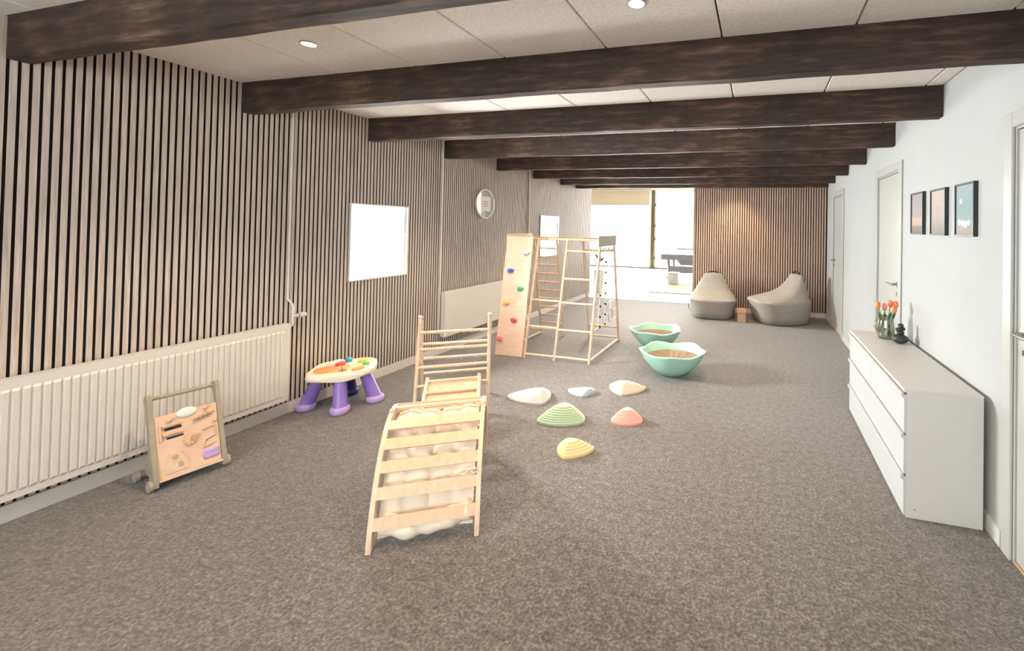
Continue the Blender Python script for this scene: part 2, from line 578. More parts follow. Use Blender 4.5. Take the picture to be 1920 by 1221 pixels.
def window(n, axis, pos, a0, a1, z0, z1, bars, fw=0.05, fd=0.06, mat=None):
    """axis 'x': plane x = pos spanning y; axis 'y': plane y = pos spanning x"""
    c = (pos, (a0 + a1) / 2, z0) if axis == 'x' else ((a0 + a1) / 2, pos, z0)
    t = struct(thing('window_%d' % n, c))

    def bx(b, p0, p1, q0, q1, d):
        if axis == 'x':
            b.box((pos - d / 2, p0, q0), (pos + d / 2, p1, q1))
        else:
            b.box((p0, pos - d / 2, q0), (p1, pos + d / 2, q1))
    f = MB()
    bx(f, a0, a0 + fw, z0, z1, fd); bx(f, a1 - fw, a1, z0, z1, fd)
    bx(f, a0 + fw, a1 - fw, z0, z0 + fw, fd); bx(f, a0 + fw, a1 - fw, z1 - fw, z1, fd)
    for p in bars:
        bx(f, p - fw / 2, p + fw / 2, z0 + fw, z1 - fw, fd)
    f.build('window_frame', mat or M['white'], t)
    edges = [a0 + fw] + [v for p in bars for v in (p - fw / 2, p + fw / 2)] + [a1 - fw]
    for i in range(0, len(edges), 2):
        g = MB(); bx(g, edges[i], edges[i + 1], z0 + fw, z1 - fw, 0.006)
        g.build('pane', M['glass'], t)
    return t


for i, (y0, y1, z0, z1) in enumerate(WIN):
    t = window(i + 1, 'x', XLO + 0.04, y0 + .013, y1 - .013, z0 + .013, z1 - .013, [], 0.04)
    ln = MB()
    xo = XL + 0.020
    ln.box((XLO, y0, z0), (xo, y1, z0 + 0.012)); ln.box((XLO, y0, z1 - 0.012), (xo, y1, z1))
    ln.box((XLO, y0, z0 + 0.012), (xo, y0 + 0.012, z1 - 0.012)); ln.box((xo - 0.022, y1 - 0.012, z0 + 0.012), (xo, y1, z1 - 0.012))
    MB().box((XLO, y1 - 0.012, z0 + 0.012), (xo - 0.022, y1, z1 - 0.012)).build('reveal_felt', M['felt'], t)
    ln.build('reveal_lining', M['white'], t)
    xs = XLO + 0.08
    while xs < XL - 0.01:
        MB().box((xs - 0.0125, y1 - 0.045, z0 + 0.012), (xs + 0.0125, y1 - 0.012, z1 - 0.02)).build('reveal_slat', M['slatw'], t)
        xs += 0.041
window(3, 'y', YREAR - 0.12, RW0, RW1, RZ0, RZ1, [-1.8, -0.6])  # unseen window, added to let the fill light in

# ceiling: wood-wool boards between the beams
ceil = struct(MB().box((XLO, YREAR - .2, H + 0.03), (XR + .16, YEND, H + 0.12)).build('ceiling', M['dark'], origin=(0, 0, H)))
BEAMS = [(1.255, 1.345), (2.285, 2.375), (3.345, 3.435), (4.405, 4.495), (5.49, 5.58), (6.53, 6.62), (7.58, 7.67), (8.30, 8.382)]
spans = [(YREAR, -0.86), (-0.85, BEAMS[0][0] - 0.95 + 0.0)] if False else []
edges = [YREAR, -0.84, 0.20, BEAMS[0][0]]
bays = [(YREAR, -0.845), (-0.84, 0.205), (0.21, BEAMS[0][0])]
for i in range(7):
    bays.append((BEAMS[i][1], BEAMS[i + 1][0]))
bays.append((YB, YEND))
jx = [1.089 - 0.6448 * k for k in range(8)]
xs = [XR] + jx + [XL]
for (y0, y1) in bays:
    for i in range(len(xs) - 1):
        hi, lo = xs[i], xs[i + 1]
        if hi - lo < 0.02:
            continue
        MB().cbox((lo + 0.0045, y0 + 0.001, H), (hi - 0.0045, y1 - 0.001, H + 0.028), 0.004).build('ceiling_board', M['board'], ceil)

order = ['nearest', 'second', 'third', 'fourth', 'fifth', 'sixth', 'seventh', 'farthest']
rnd = random.Random(3)
for i, (y0, y1) in enumerate(BEAMS):
    x0, x1 = XL + SD + 0.001, XR - 0.001
    n = 26; rings = []
    for k in range(n + 1):
        xx = x0 + (x1 - x0) * k / n
        j = lambda s: rnd.uniform(-s, s)
        zt, zb = H + 0.026, ZB + j(0.003)
        c = 0.008
        rings.append([(xx, y0 + j(.003), zt), (xx, y0 + j(.003), zb + c), (xx, y0 + c, zb), (xx, y1 - c, zb), (xx, y1 + j(.003), zb + c), (xx, y1, zt)])
    o = MB().loft(rings).build('ceiling_beam', M['beam'])
    lab = {0: 'dark brown timber ceiling beam nearest the viewer, cut off by the top edge',
           7: 'farthest dark timber ceiling beam, against the top of the slatted back wall'}.get(
        i, '%s dark brown timber ceiling beam counted from the viewer' % order[i])
    tag(o, lab, 'beam', 'dark timber ceiling beams')

# the bright hall beyond the carpet
HH = 3.15
struct(MB().box((-9.0, YEND, HH), (4.0, 16.9, HH + 0.1)).build('ceiling_hall', M['wall']))
struct(MB().box((-9.0, YEND, H + .12), (4.0, YEND + 0.1, HH)).build('trim_1', M['wall']))
struct(MB().box((-9.1, YEND, 0), (-9.0, 16.9, HH)).build('wall_hall_left', M['wall']))
struct(MB().box((4.0, YEND, 0), (4.1, 16.9, HH)).build('wall_hall_right', M['wall']))
b = MB(); b.box((-9.0, YEND, 0), (XLO, YEND + 0.1, H + .12)); b.box((XR + .16, YEND, 0), (4.0, YEND + 0.1, H + .12))
b.box((XR, YB + 0.14, 0), (XR + .16, YEND, H + .12))
struct(b.build('wall_hall_near', M['wall']))
YW = 16.2
b = MB(); b.box((-9.0, YW, 0), (-7.2, YW + 0.2, HH)); b.box((0.0, YW, 0), (4.0, YW + 0.2, HH))
b.box((-7.2, YW, 3.02), (0.0, YW + 0.2, HH))
struct(b.build('wall_far', M['wall']))
window(4, 'y', YW + 0.06, -7.2, -3.99, 0.0, 3.02, [], 0.06, 0.07, M['palefr'])
window(5, 'y', YW + 0.06, -3.87, 0.0, 0.0, 3.02, [-1.9], 0.07, 0.07, M['palefr'])
pst = struct(MB().box((-3.99, YW - 0.03, 0), (-3.87, YW + 0.12, 3.02)).build('trim_2', M['frame']))
for z in (0.35, 1.1, 1.6, 2.4):
    MB().cbox((-3.86, YW - 0.06, z), (-3.80, YW - 0.02, z + 0.10), 0.006).build('hinge', M['frame'], pst)
struct(MB().box((-7.2, YW - 0.05, 0), (0.0, YW - 0.0, 0.045)).build('trim_3', M['frame']))
bl = thing('roller_blind', (-5.4, YW - 0.08, 2.43), 'beige roller blind half drawn over the bright window beyond the climbing frame', 'blind')
MB().box((-6.9, YW - 0.085, 2.45), (-4.05, YW - 0.08, 3.02)).build('fabric', M['blind'], bl)
MB().tube([(-6.9, YW - 0.083, 2.44), (-4.05, YW - 0.083, 2.44)], 0.018, 8).build('bottom_bar', M['blind'], bl)
MB().tube([(-6.95, YW - 0.083, 3.03), (-4.0, YW - 0.083, 3.03)], 0.045, 10).build('roller', M['blind'], bl)

# ------------------------------------------------------------------ radiators, pipes
RX0, RX1 = XL + 0.025, -3.591


def radiator(y0, y1, z0, z1, ribbed, label):
    t = thing('radiator', (RX0, (y0 + y1) / 2, z0), label, 'radiator')
    fx = RX1 - (0.008 if ribbed else 0.0)
    MB().cbox((RX0 + 0.012, y0 + 0.01, z0), (fx - 0.01, y1 - 0.01, z1 - 0.012), 0.004).build('body', M['radw'], t)
    # front panel
    if ribbed:
        rings_y = [y0]; off = [0]
        p = 0.0333; yy = y0 + 0.03
        prof = [(y0, 0.0), (y0 + 0.022, 0.0)]
        while yy + p < y1 - 0.02:
            prof += [(yy, 0.0), (yy + 0.006, 0.008), (yy + p - 0.008, 0.008), (yy + p - 0.003, 0.0)]
            yy += p
        prof += [(y1, 0.0)]
        za, zb = z0 + 0.035, z1 - 0.05
        v = []; f = []
        rows = [(z0, 0), (za, 0), (za + 0.012, 1), (zb - 0.012, 1), (zb, 0), (z1, 0)]
        for z, k in rows:
            for yv, d in prof:
                v.append((fx + d * k, yv, z))
        n = len(prof)
        for r in range(len(rows) - 1):
            for k in range(n - 1):
                f.append((r * n + k, r * n + k + 1, (r + 1) * n + k + 1, (r + 1) * n + k))
        MB().add(v, f).build('front_panel', M['radw'], t)
        MB().box((fx - 0.01, y0, z0), (fx - 0.0005, y1, z1)).build('panel_back', M['radw'], t)
    else:
        MB().cbox((fx - 0.012, y0, z0), (fx, y1, z1), 0.004).build('front_panel', M['radw'], t)
    for ya, yb in ((y0, y0 + 0.01), (y1 - 0.01, y1)):
        MB().box((RX0 + 0.008, ya, z0 + 0.01), (fx - 0.012, yb, z1)).build('side_cover', M['radw'], t)
    g = MB(); yy = y0 + 0.02
    g.box((RX0 + 0.008, y0 + 0.011, z1 - 0.004), (RX0 + 0.02, y1 - 0.011, z1 + 0.002)); g.box((fx - 0.026, y0 + 0.011, z1 - 0.004), (fx - 0.013, y1 - 0.011, z1 + 0.002))
    while yy < y1 - 0.02:
        g.box((RX0 + 0.02, yy, z1 - 0.004), (fx - 0.026, yy + 0.02, z1 + 0.002)); yy += 0.026
    g.build('top_grille', M['radw'], t)
    for yy in (y0 + 0.2, y1 - 0.2):
        MB().box((XL + SD + 0.0005, yy, z0 + 0.1), (RX0 + 0.012, yy + 0.04, z1 - 0.1)).build('bracket', M['radw'], t)
    return t


radiator(0.62, 2.622, 0.135, 0.742, True, 'long cream ribbed radiator under the slats behind the wooden busy-board walker')
radiator(4.385, 6.2, 0.205, 0.745, False, 'smooth flat cream radiator beneath the round mirror behind the climbing frame')


def pipe(pts, label, valve=None):
    t = thing('heating_pipe', pts[-1], label, 'pipe', 'white heating pipes')
    MB().tube(pts, 0.009, 8).build('tube', M['radw'], t, 50)
    return t


px = XL + SD + 0.010
pp = pipe([(px, 2.64, H), (px, 2.64, 0.93), (px + 0.02, 2.655, 0.90), (px + 0.035, 2.66, 0.87), (px + 0.035, 2.66, 0.72), (px + 0.03, 2.628, 0.70)],
          'thin white heating pipe ending in a thermostat valve beside the ribbed radiator')
MB().tube([(px + 0.035, 2.66, 0.79), (px + 0.035, 2.705, 0.79)], 0.013, 12).build('valve_body', M['white'], pp, 40)
th = MB().tube([(px + 0.035, 2.700, 0.79), (px + 0.035, 2.708, 0.79), (px + 0.035, 2.735, 0.79), (px + 0.035, 2.757, 0.79), (px + 0.035, 2.765, 0.79)],
               [0.016, 0.021, 0.023, 0.021, 0.012], 14).build('thermostat_head', M['white'], pp, 40)
MB().tube([(px + 0.035, 2.7005, 0.79), (px + 0.035, 2.704, 0.79)], 0.0225, 14).build('adjust_ring', M['steel'], th, 40)
pipe([(px, 4.375, H), (px, 4.375, 0.25)], 'thin white heating pipe beside the smooth radiator left of the round mirror')
pipe([(px, 6.42, H), (px, 6.42, 0.1)], 'thin white heating pipe between the round mirror and the far window')

# ------------------------------------------------------------------ downlights


def downlight(x, y, label, power=46):
    t = thing('downlight', (x, y, H), label, 'lamp', 'warm recessed downlights')
    n = 20
    prof = [(0.034, 0.0), (0.044, 0.0), (0.046, -0.004), (0.036, -0.007), (0.034, -0.004)]
    rings = [[(x + r * math.cos(2 * math.pi * k / n), y + r * math.sin(2 * math.pi * k / n), H + z - 0.0005) for k in range(n)] for r, z in prof]
    MB().loft(rings, False, False).build('rim', M['white'], t, 50)
    MB().tube([(x, y, H - 0.003), (x, y, H - 0.0008)], 0.034, 20).build('lens', M['lamp'], t)
    d = bpy.data.lights.new('downlight_beam', 'SPOT')
    d.energy = power; d.color = (1.0, 0.75, 0.50); d.spot_size = math.radians(108); d.spot_blend = 0.9
    d.shadow_soft_size = 0.035
    o = bpy.data.objects.new('downlight_beam', d); COL.objects.link(o)
    o.parent = t; o.location = (0, 0, -0.03)


downlight(-2.475, 1.855, 'glowing recessed downlight over the left side, between the two nearest beams')
downlight(-0.542, 1.845, 'glowing recessed downlight at the top edge, over the middle of the room')
for yv in (-0.32, 3.92, 6.05):
    for xv, sd in ((-2.475, 'left'), (-0.542, 'right')):
        nm = {-0.32: 'behind the viewer', 3.92: 'hidden behind the third beam', 6.05: 'hidden behind the fifth beam'}[yv]
        downlight(xv, yv, 'recessed downlight %s, %s one of its pair' % (nm, sd), 20 if yv < 0 else 46)
for xv, sd in ((-2.475, 'left'), (-0.45, 'right')):
    downlight(xv, 7.86, 'recessed downlight before the slatted back wall, %s one of its pair' % sd, 34)

# ------------------------------------------------------------------ chest of drawers with vase, tulips and ornament
CX0, CX1, CY0, CY1, CZ = 0.787, 1.168, 2.70, 4.16, 0.702
ch = thing('chest_of_drawers', ((CX0 + CX1) / 2, (CY0 + CY1) / 2, 0), 'low white six-drawer chest along the white wall', 'chest')
MB().cbox((CX0 + 0.018, CY0, 0.0), (CX1, CY0 + 0.018, CZ - 0.02), 0.0015).build('side_panel', M['white'], ch)
MB().cbox((CX0 + 0.018, CY1 - 0.018, 0.0), (CX1, CY1, CZ - 0.02), 0.0015).build('side_panel', M['white'], ch)
MB().cbox((CX0 + 0.004, CY0, CZ - 0.02), (CX1, CY1, CZ), 0.0015).build('top_panel', M['white'], ch)
MB().box((CX1 - 0.012, CY0 + 0.019, 0.06), (CX1 - 0.004, CY1 - 0.019, CZ - 0.021)).build('back_panel', M['card'], ch)
MB().box((CX0 + 0.05, CY0 + 0.019, 0.0), (CX0 + 0.068, CY1 - 0.019, 0.05)).build('plinth', M['white'], ch)
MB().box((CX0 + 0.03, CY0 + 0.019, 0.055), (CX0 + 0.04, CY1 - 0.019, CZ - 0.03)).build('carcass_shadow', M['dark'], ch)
zz = [0.012, 0.236, 0.460, 0.682]
ym = (CY0 + CY1) / 2
for r in range(3):
    for ya, yb in ((CY0 + 0.001, ym - 0.0015), (ym + 0.0015, CY1 - 0.001)):
        dr = MB().cbox((CX0 + 0.004, ya, zz[r]), (CX0 + 0.02, yb, zz[r + 1] - 0.014), 0.0015).build('drawer', M['drawer'], ch)
        MB().prism([(CX0 + 0.0035, zz[r + 1] - 0.034), (CX0 + 0.0035, zz[r + 1] - 0.004), (CX0 - 0.010, zz[r + 1] - 0.004), (CX0 - 0.010, zz[r + 1] - 0.024)], 1, ya, yb).build('grip_lip', M['drawer'], dr)
MB().tube([(CX0 + 0.06, CY0 - 0.001, 0.05), (CX0 + 0.06, CY0 + 0.002, 0.05)], 0.004, 8).build('screw_cap', M['steel'], ch)

VX, VY = 1.015, 3.94
vs = thing('flower_vase', (VX, VY, CZ), 'clear greenish glass jug vase holding orange tulips on the white chest', 'vase')
pr = [(0.052, 0.0), (0.062, 0.006), (0.066, 0.03), (0.064, 0.09), (0.057, 0.14), (0.053, 0.165), (0.056, 0.182),
      (0.053, 0.182), (0.050, 0.165), (0.054, 0.14), (0.061, 0.09), (0.062, 0.03), (0.05, 0.010), (0.002, 0.008)]
MB().lathe((VX, VY, CZ), pr, 28).build('glass_body', M['vase'], vs, 60)
MB().lathe((VX, VY, CZ), [(0.05, 0.012), (0.060, 0.03), (0.060, 0.08), (0.002, 0.082)], 24).build('water', M['water'], vs, 60)
MB().tube([(VX - 0.052, VY - 0.02, CZ + 0.155), (VX - 0.085, VY - 0.03, CZ + 0.14), (VX - 0.09, VY - 0.03, CZ + 0.09), (VX - 0.062, VY - 0.02, CZ + 0.05)], 0.006, 8).build('jug_handle', M['vase'], vs, 60)
TUL = [(-0.058, -0.02, 0.285, 'petal', 'leftmost orange tulip in the glass vase, leaning left'),
       (-0.012, -0.01, 0.272, 'petal2', 'coral tulip second from the left in the glass vase'),
       (0.030, 0.0, 0.300, 'petal', 'tallest orange tulip in the middle of the vase bunch'),
       (0.062, -0.01, 0.295, 'petal', 'rightmost orange tulip in the glass vase'),
       (0.045, -0.04, 0.262, 'petal', 'low orange tulip in front of the right side of the bunch')]
for dx, dy, hz, mt, lab in TUL:
    tx, ty, tz = VX + dx, VY + dy, CZ + hz - 0.045
    t = thing('tulip', (VX + dx * .2, VY + dy * .2, CZ + 0.02), lab, 'flower', 'orange tulips in the vase')
    MB().tube([(VX + dx * .2, VY + dy * .2, CZ + 0.02), (VX + dx * .5, VY + dy * .5, CZ + 0.15), (tx, ty, tz)], 0.004, 8).build('stem', M['stem'], t, 60)
    bl_ = MB()
    bl_.lathe((tx + dx * .12, ty, tz - 0.004), [(0.004, 0), (0.015, 0.010), (0.019, 0.026), (0.016, 0.043), (0.008, 0.056), (0.001, 0.060)], 12)
    bloom = bl_.build('bloom', M[mt], t, 60)
    for k in range(3):
        a = k * 2.1 + dx * 40
        c, s = math.cos(a), math.sin(a)
        MB().sphere((tx + dx * .12 + 0.009 * c, ty + 0.009 * s, tz + 0.028), 0.014, 8, 6, (0.8, 0.8, 2.1)).build('petal', M[mt], bloom, 60)
    lv = MB(); L = 0.13
    rows = []
    a = math.atan2(dy, dx) + 0.6
    for k in range(6):
        q = k / 5
        cxl = VX + dx * (.3 + .6 * q) + 0.02 * q * math.cos(a); cyl = VY + dy * (.3 + .5 * q) + 0.02 * q * math.sin(a)
        czl = CZ + 0.10 + q * 0.12; hw = 0.012 * math.sin(math.pi * (0.12 + 0.86 * q)) + 0.001
        rows.append([(cxl - hw, cyl, czl), (cxl, cyl + 0.003, czl - .002), (cxl + hw, cyl, czl), (cxl, cyl - 0.002, czl + .001)])
    lv.loft(rows).build('leaf', M['leaf'], t, 60)

OX, OY = 1.078, 3.79
o = MB()
o.sphere((OX, OY, CZ + 0.036), 0.036, 20, 10, (1.65, 1.45, 1.0))
o.sphere((OX + 0.002, OY, CZ + 0.083), 0.022, 14, 8, (1.25, 1.1, 0.85))
o.sphere((OX - 0.014, OY - 0.006, CZ + 0.108), 0.02, 14, 8, (1.2, 1.1, 0.8))
o.sphere((OX + 0.016, OY + 0.004, CZ + 0.113), 0.019, 14, 8, (1.1, 1.1, 0.9))
o.sphere((OX + 0.003, OY, CZ + 0.140), 0.019, 14, 8, (1.15, 1.1, 0.85))
tag(o.build('stone_ornament', M['stone'], None, 60), 'small dark stacked-stone ornament beside the vase on the chest', 'ornament')

# ------------------------------------------------------------------ pictures on the right wall
PICS = [((3.645, 3.910, 1.553, 1.876), [(0.0, (0.25, 0.22, 0.20)), (0.20, (0.33, 0.28, 0.25)), (0.24, (0.62, 0.45, 0.34)), (0.38, (0.62, 0.46, 0.40)), (0.46, (0.46, 0.38, 0.39)), (1.0, (0.38, 0.38, 0.39))],
         'black framed beach sunset print, leftmost of the three pictures on the white wall'),
        ((3.245, 3.505, 1.550, 1.868), [(0.0, (0.30, 0.29, 0.24)), (0.22, (0.42, 0.38, 0.34)), (0.40, (0.52, 0.45, 0.42)), (1.0, (0.60, 0.51, 0.45))],
         'black framed beige print of a tall post, middle of the three pictures'),
        ((2.855, 3.106, 1.548, 1.867), [(0.0, (0.50, 0.36, 0.31)), (0.12, (0.44, 0.38, 0.37)), (0.22, (0.38, 0.45, 0.45)), (0.5, (0.30, 0.42, 0.43)), (1.0, (0.36, 0.45, 0.48))],
         'black framed blue sky print, rightmost of the three pictures nearest the door')]
for i, ((y0, y1, z0, z1), stops, lab) in enumerate(PICS):
    t = thing('framed_picture', (XR - 0.002, (y0 + y1) / 2, z0), lab, 'picture', 'three framed prints on the white wall')
    fx0, fx1, fw = XR - 0.024, XR - 0.001, 0.012
    f = MB()
    f.cbox((fx0, y0, z0), (fx1, y0 + fw, z1), 0.001); f.cbox((fx0, y1 - fw, z0), (fx1, y1, z1), 0.001)
    f.cbox((fx0, y0 + fw, z0), (fx1, y1 - fw, z0 + fw), 0.001); f.cbox((fx0, y0 + fw, z1 - fw), (fx1, y1 - fw, z1), 0.001)
    f.build('frame', M['hardware'], t)
    pr_ = MB().box((XR - 0.016, y0 + fw, z0 + fw), (XR - 0.012, y1 - fw, z1 - fw)).build('print', print_mat('print_art_%d' % i, [(p_, tuple(c * .82 for c in q_)) for p_, q_ in stops]), t)
    xx = XR - 0.0165
    yc = (y0 + y1) / 2; hh = z1 - z0
    if i == 1:
        g = MB(); g.box((xx, yc + .02, z0 + .02), (xx + .0004, yc + .026, z0 + hh * .6)); g.box((xx, yc - .05, z0 + hh * .60), (xx + .0004, yc + .045, z0 + hh * .612))
        g.prism([(yc - .03, z0 + hh * .612), (yc + .02, z0 + hh * .612), (yc + .03, z0 + hh * .635), (yc, z0 + hh * .625)], 0, xx, xx + .0004)
        g.build('printed_post', M['greywood'], pr_)
    if i == 2:
        g = MB()
        g.tube([(xx + .0003, yc + 0.08 - 0.16 * k / 10, z0 + hh * (.13 + .09 * ((k - 4) / 6) ** 2)) for k in range(11)], 0.003, 4)
        g.build('printed_curve', M['greywood'], pr_)
        for k, (dy, dz, r) in enumerate([(.07, .27, .018), (.03, .25, .02), (-.01, .23, .022), (-.05, .26, .018), (.05, .66, .016)]):
            MB().tube([(xx - 0.0002 - k * .00004, yc + dy, z0 + hh * dz), (xx + .0004, yc + dy, z0 + hh * dz)], r, 10).build('printed_foam', M['skirt'], pr_)

# ------------------------------------------------------------------ round mirror with a note
MY, MZ, MR = 5.225, 1.853, 0.198
mx = XL + SD + 0.002
t = thing('round_mirror', (mx, MY, MZ - MR), 'round white-rimmed mirror hung on the slats above the smooth radiator', 'mirror')
n = 40
MB().tube([(mx, MY, MZ), (mx + 0.012, MY, MZ)], MR - 0.004, n).build('mirror_glass', M['mirror'], t)
MB().tube([(mx + 0.010, MY + MR * math.cos(2 * math.pi * k / n), MZ + MR * math.sin(2 * math.pi * k / n)) for k in range(n)], 0.0095, 8, True).build('rim', M['creamp'], t, 60)
t = thing('paper_note', (mx + 0.0135, MY, MZ - 0.10), 'white paper note with pink print stuck on the round mirror', 'note')
MB().box((mx + 0.0135, MY - 0.10, MZ - 0.105), (mx + 0.0145, MY + 0.115, MZ + 0.10)).build('sheet', M['paper'], t)
g = MB()
for k, (z, wd) in enumerate([(0.03, 0.05), (0.0, 0.06), (-0.03, 0.04)]):
    g.box((mx + 0.0146, MY - wd, MZ + z - 0.006), (mx + 0.0149, MY + wd, MZ + z + 0.006))
g.build('pink_print', M['pink'], t)

# ------------------------------------------------------------------ busy-board walker
e = Vector((0.204, 0.979, 0)).normalized(); g_ = Vector((-e.y, e.x, 0))
W0 = Vector((-3.289, 1.68, 0))
Tw = Matrix(((e.x, g_.x, 0, W0.x), (e.y, g_.y, 0, W0.y), (0, 0, 1, 0), (0, 0, 0, 1)))   # local: x along width, y to the wall, z up
ww = 0.313
t = thing('push_walker', Tw @ Vector((ww / 2, 0.12, 0)), 'wooden busy-board push walker on wheels standing before the ribbed radiator', 'toy')


def lean(z):
    return 0.005 + 0.175 * z / 0.5


for xa in (-0.004, ww - 0.018):
    s = []
    pts_o = [(0.0, 0.02), (0.06, 0.02), (0.09, 0.10), (0.115, 0.25), (0.175, 0.44), (0.205, 0.475), (0.20, 0.505), (0.175, 0.515), (0.150, 0.505), (0.12, 0.40), (0.055, 0.20), (0.0, 0.06)]
    MB(Tw).prism(pts_o, 0, xa, xa + 0.022).build('side_post', M['greywood'], t, 30)
MB(Tw).tube([(0.018, 0.178, 0.488), (ww - 0.018, 0.178, 0.488)], 0.011, 12).build('handle_bar', M['greywood'], t, 50)
Tb = Tw @ Matrix.Translation((0.019, 0.012, 0.055)) @ Matrix.Rotation(-math.atan2(0.113, 0.345), 4, 'X')   # board plane: x right, z up, -y out
bw, bh = ww - 0.038, 0.352
bd = MB(Tb).cbox((0, 0, 0), (bw, 0.012, bh), 0.002).build('activity_board', M['ply'], t)
MB(Tb).cbox((0.0, -0.02, -0.012), (bw, 0.02, 0.0), 0.002).build('lower_rail', M['birch'], t)


def bpart(nm, mt, fn, sm=40):
    q = MB(Tb); fn(q); q.build(nm, M[mt], t, sm)


bpart('mirror_disc', 'holdw', lambda q: q.loft([[(bw * .5 + r * 1.35 * math.cos(a * .3142), y_, bh - 0.012 + r * .8 * math.sin(a * .3142)) for a in range(20)] for r, y_ in ((0.034, 0), (0.034, -0.008), (0.026, -0.012))]))
bpart('knob', 'pine', lambda q: q.sphere((bw * .22, -0.010, bh - 0.035), 0.014))
bpart('knob', 'pine', lambda q: q.sphere((bw * .80, -0.010, bh - 0.015), 0.012))
bpart('knob', 'pine', lambda q: q.sphere((bw * .93, -0.008, bh - 0.105), 0.011))


def bars1(q):
    q.cbox((bw * .10, -0.014, bh * .66), (bw * .42, 0, bh * .70), .002); q.cbox((bw * .10, -0.014, bh * .80), (bw * .40, 0, bh * .83), .002)
    q.cbox((bw * .05, -0.010, bh * .58), (bw * .09, 0, bh * .84), .002)


def slider(q):
    q.tube([(bw * .56, -0.012, bh * .80), (bw * .92, -0.012, bh * .86)], 0.004, 8)
    for k in range(4):
        q.sphere((bw * (.62 + .08 * k), -0.012, bh * (.81 + .014 * k)), 0.011, 10, 6)


def gear(q):
    poly = []
    for k in range(24):
        r = 0.033 if k % 2 else 0.026
        for da in (-0.05, 0.05):
            a = 2 * math.pi * k / 24 + da
            poly.append((bw * .52 + r * math.cos(a), bh * .50 + r * math.sin(a)))
    q.prism(poly, 1, -0.012, 0)


def maze(q):
    P_ = [(.72, .60), (.92, .62), (.93, .46), (.76, .42), (.70, .30), (.90, .33)]
    q.tube([(bw * a, -0.006, bh * c) for a, c in P_], 0.004, 6)


def bus(q):
    q.cbox((bw * .70, -0.010, bh * .10), (bw * .96, 0, bh * .24), .004)
    q.cbox((bw * .72, -0.013, bh * .19), (bw * .94, -0.009, bh * .225), .001)


bpart('sliding_block', 'pine', bars1)
bpart('slot_bar', 'dark', lambda q: q.cbox((bw * .14, -0.003, bh * .74), (bw * .40, 0, bh * .785), .001))
bpart('slot_bar', 'dark', lambda q: q.cbox((bw * .16, -0.003, bh * .60), (bw * .42, 0, bh * .63), .001))
bpart('bead_slider', 'card', slider)
bpart('gear', 'pine', gear)
bpart('gear_hub', 'card', lambda q: q.tube([(bw * .56, -0.012, bh * .52), (bw * .56, -0.022, bh * .52)], 0.013, 12))
bpart('maze_track', 'pine', maze)
bpart('shape_sorter', 'lilac', bus)
bpart('house_tile', 'birch', lambda q: q.prism([(bw * .10, bh * .06), (bw * .46, bh * .06), (bw * .46, bh * .22), (bw * .34, bh * .36), (bw * .18, bh * .36), (bw * .10, bh * .22)], 1, -0.005, 0))
bpart('house_window', 'card', lambda q: q.cbox((bw * .30, -0.009, bh * .12), (bw * .37, -0.004, bh * .19), .001))
bpart('house_dial', 'card', lambda q: q.tube([(bw * .26, -0.004, bh * .29), (bw * .26, -0.010, bh * .29)], 0.012, 12))
MB(Tw).cbox((0.02, 0.03, 0.03), (ww - 0.02, 0.25, 0.085), 0.006).build('base_box', M['greywood'], t)
for xa in (-0.02, ww + 0.002):
    for yb in (0.03, 0.24):
        wl = MB(Tw).tube([(xa, yb, 0.032), (xa + 0.018, yb, 0.032)], 0.032, 20).build('wheel', M['greywood'], t, 40)
        MB(Tw).tube([(xa - 0.003, yb, 0.032), (xa + 0.021, yb, 0.032)], 0.008, 10).build('axle_cap', M['pine'], wl, 40)

# ------------------------------------------------------------------ purple-legged activity table
AX, AY = -3.42, 2.94
t = thing('activity_table', (AX, AY, 0), 'toddler activity table with cream top and purple legs by the slatted wall', 'toy table')


def ttop(s):
    out = []
    N = 48
    for k in range(N):
        a = 2 * math.pi * k / N
        r = (0.225 + 0.022 * math.cos(4 * a + 0.4) + 0.018 * math.cos(2 * a - 1.9)) * s
        out.append((AX + r * math.cos(a), AY + r * math.sin(a) * 1.08))
    return out


def ring(s, z, wob=0.0):
    return [(p[0], p[1], z + wob * math.cos(8 * math.pi * k / 48)) for k, p in enumerate(ttop(s))]


MB().loft([ring(.93, 0.255, .012), ring(1.0, 0.262, .012), ring(1.02, 0.285), ring(1.0, 0.318), ring(.955, 0.328), ring(.90, 0.318)]).build('table_top', M['creamp'], t, 50)


def tp(nm, mt, q, sm=40):
    q.build(nm, M[mt], t, sm)


pl = [(-3.475 + 0.078 * math.cos(a / 20 * 6.283), 2.825 + 0.082 * math.sin(a / 20 * 6.283)) for a in range(20)]
MB().prism(pl, 2, 0.317, 0.328).build('orange_tray', M['orange'], t)
tp('piano_key', 'red', MB().cbox((-3.50, 2.93, 0.317), (-3.43, 2.99, 0.345), .004))
tp('piano_key', 'holdw', MB().cbox((-3.42, 2.95, 0.317), (-3.37, 3.01, 0.343), .004))
tp('book_page', 'holdw', MB().cbox((-3.56, 2.90, 0.318), (-3.50, 3.02, 0.352), .004))
tp('gear_knob', 'teal', MB().lathe((-3.50, 3.06, 0.317), [(0.028, 0), (0.028, 0.03), (0.015, 0.045), (0.002, 0.046)], 14))
tp('push_button', 'yellow', MB().lathe((-3.39, 3.10, 0.317), [(0.035, 0), (0.035, 0.018), (0.02, 0.028), (0.002, 0.030)], 14))
tp('push_button', 'green', MB().lathe((-3.31, 3.06, 0.317), [(0.026, 0), (0.026, 0.014), (0.012, 0.02), (0.002, 0.021)], 14))
tp('roller_drum', 'yellow', MB().tube([(-3.36, 2.845, 0.338), (-3.33, 2.89, 0.338)], 0.022, 14))
tp('drum_stripe', 'purple', MB().tube([(-3.352, 2.857, 0.338), (-3.344, 2.869, 0.338)], 0.0228, 14))
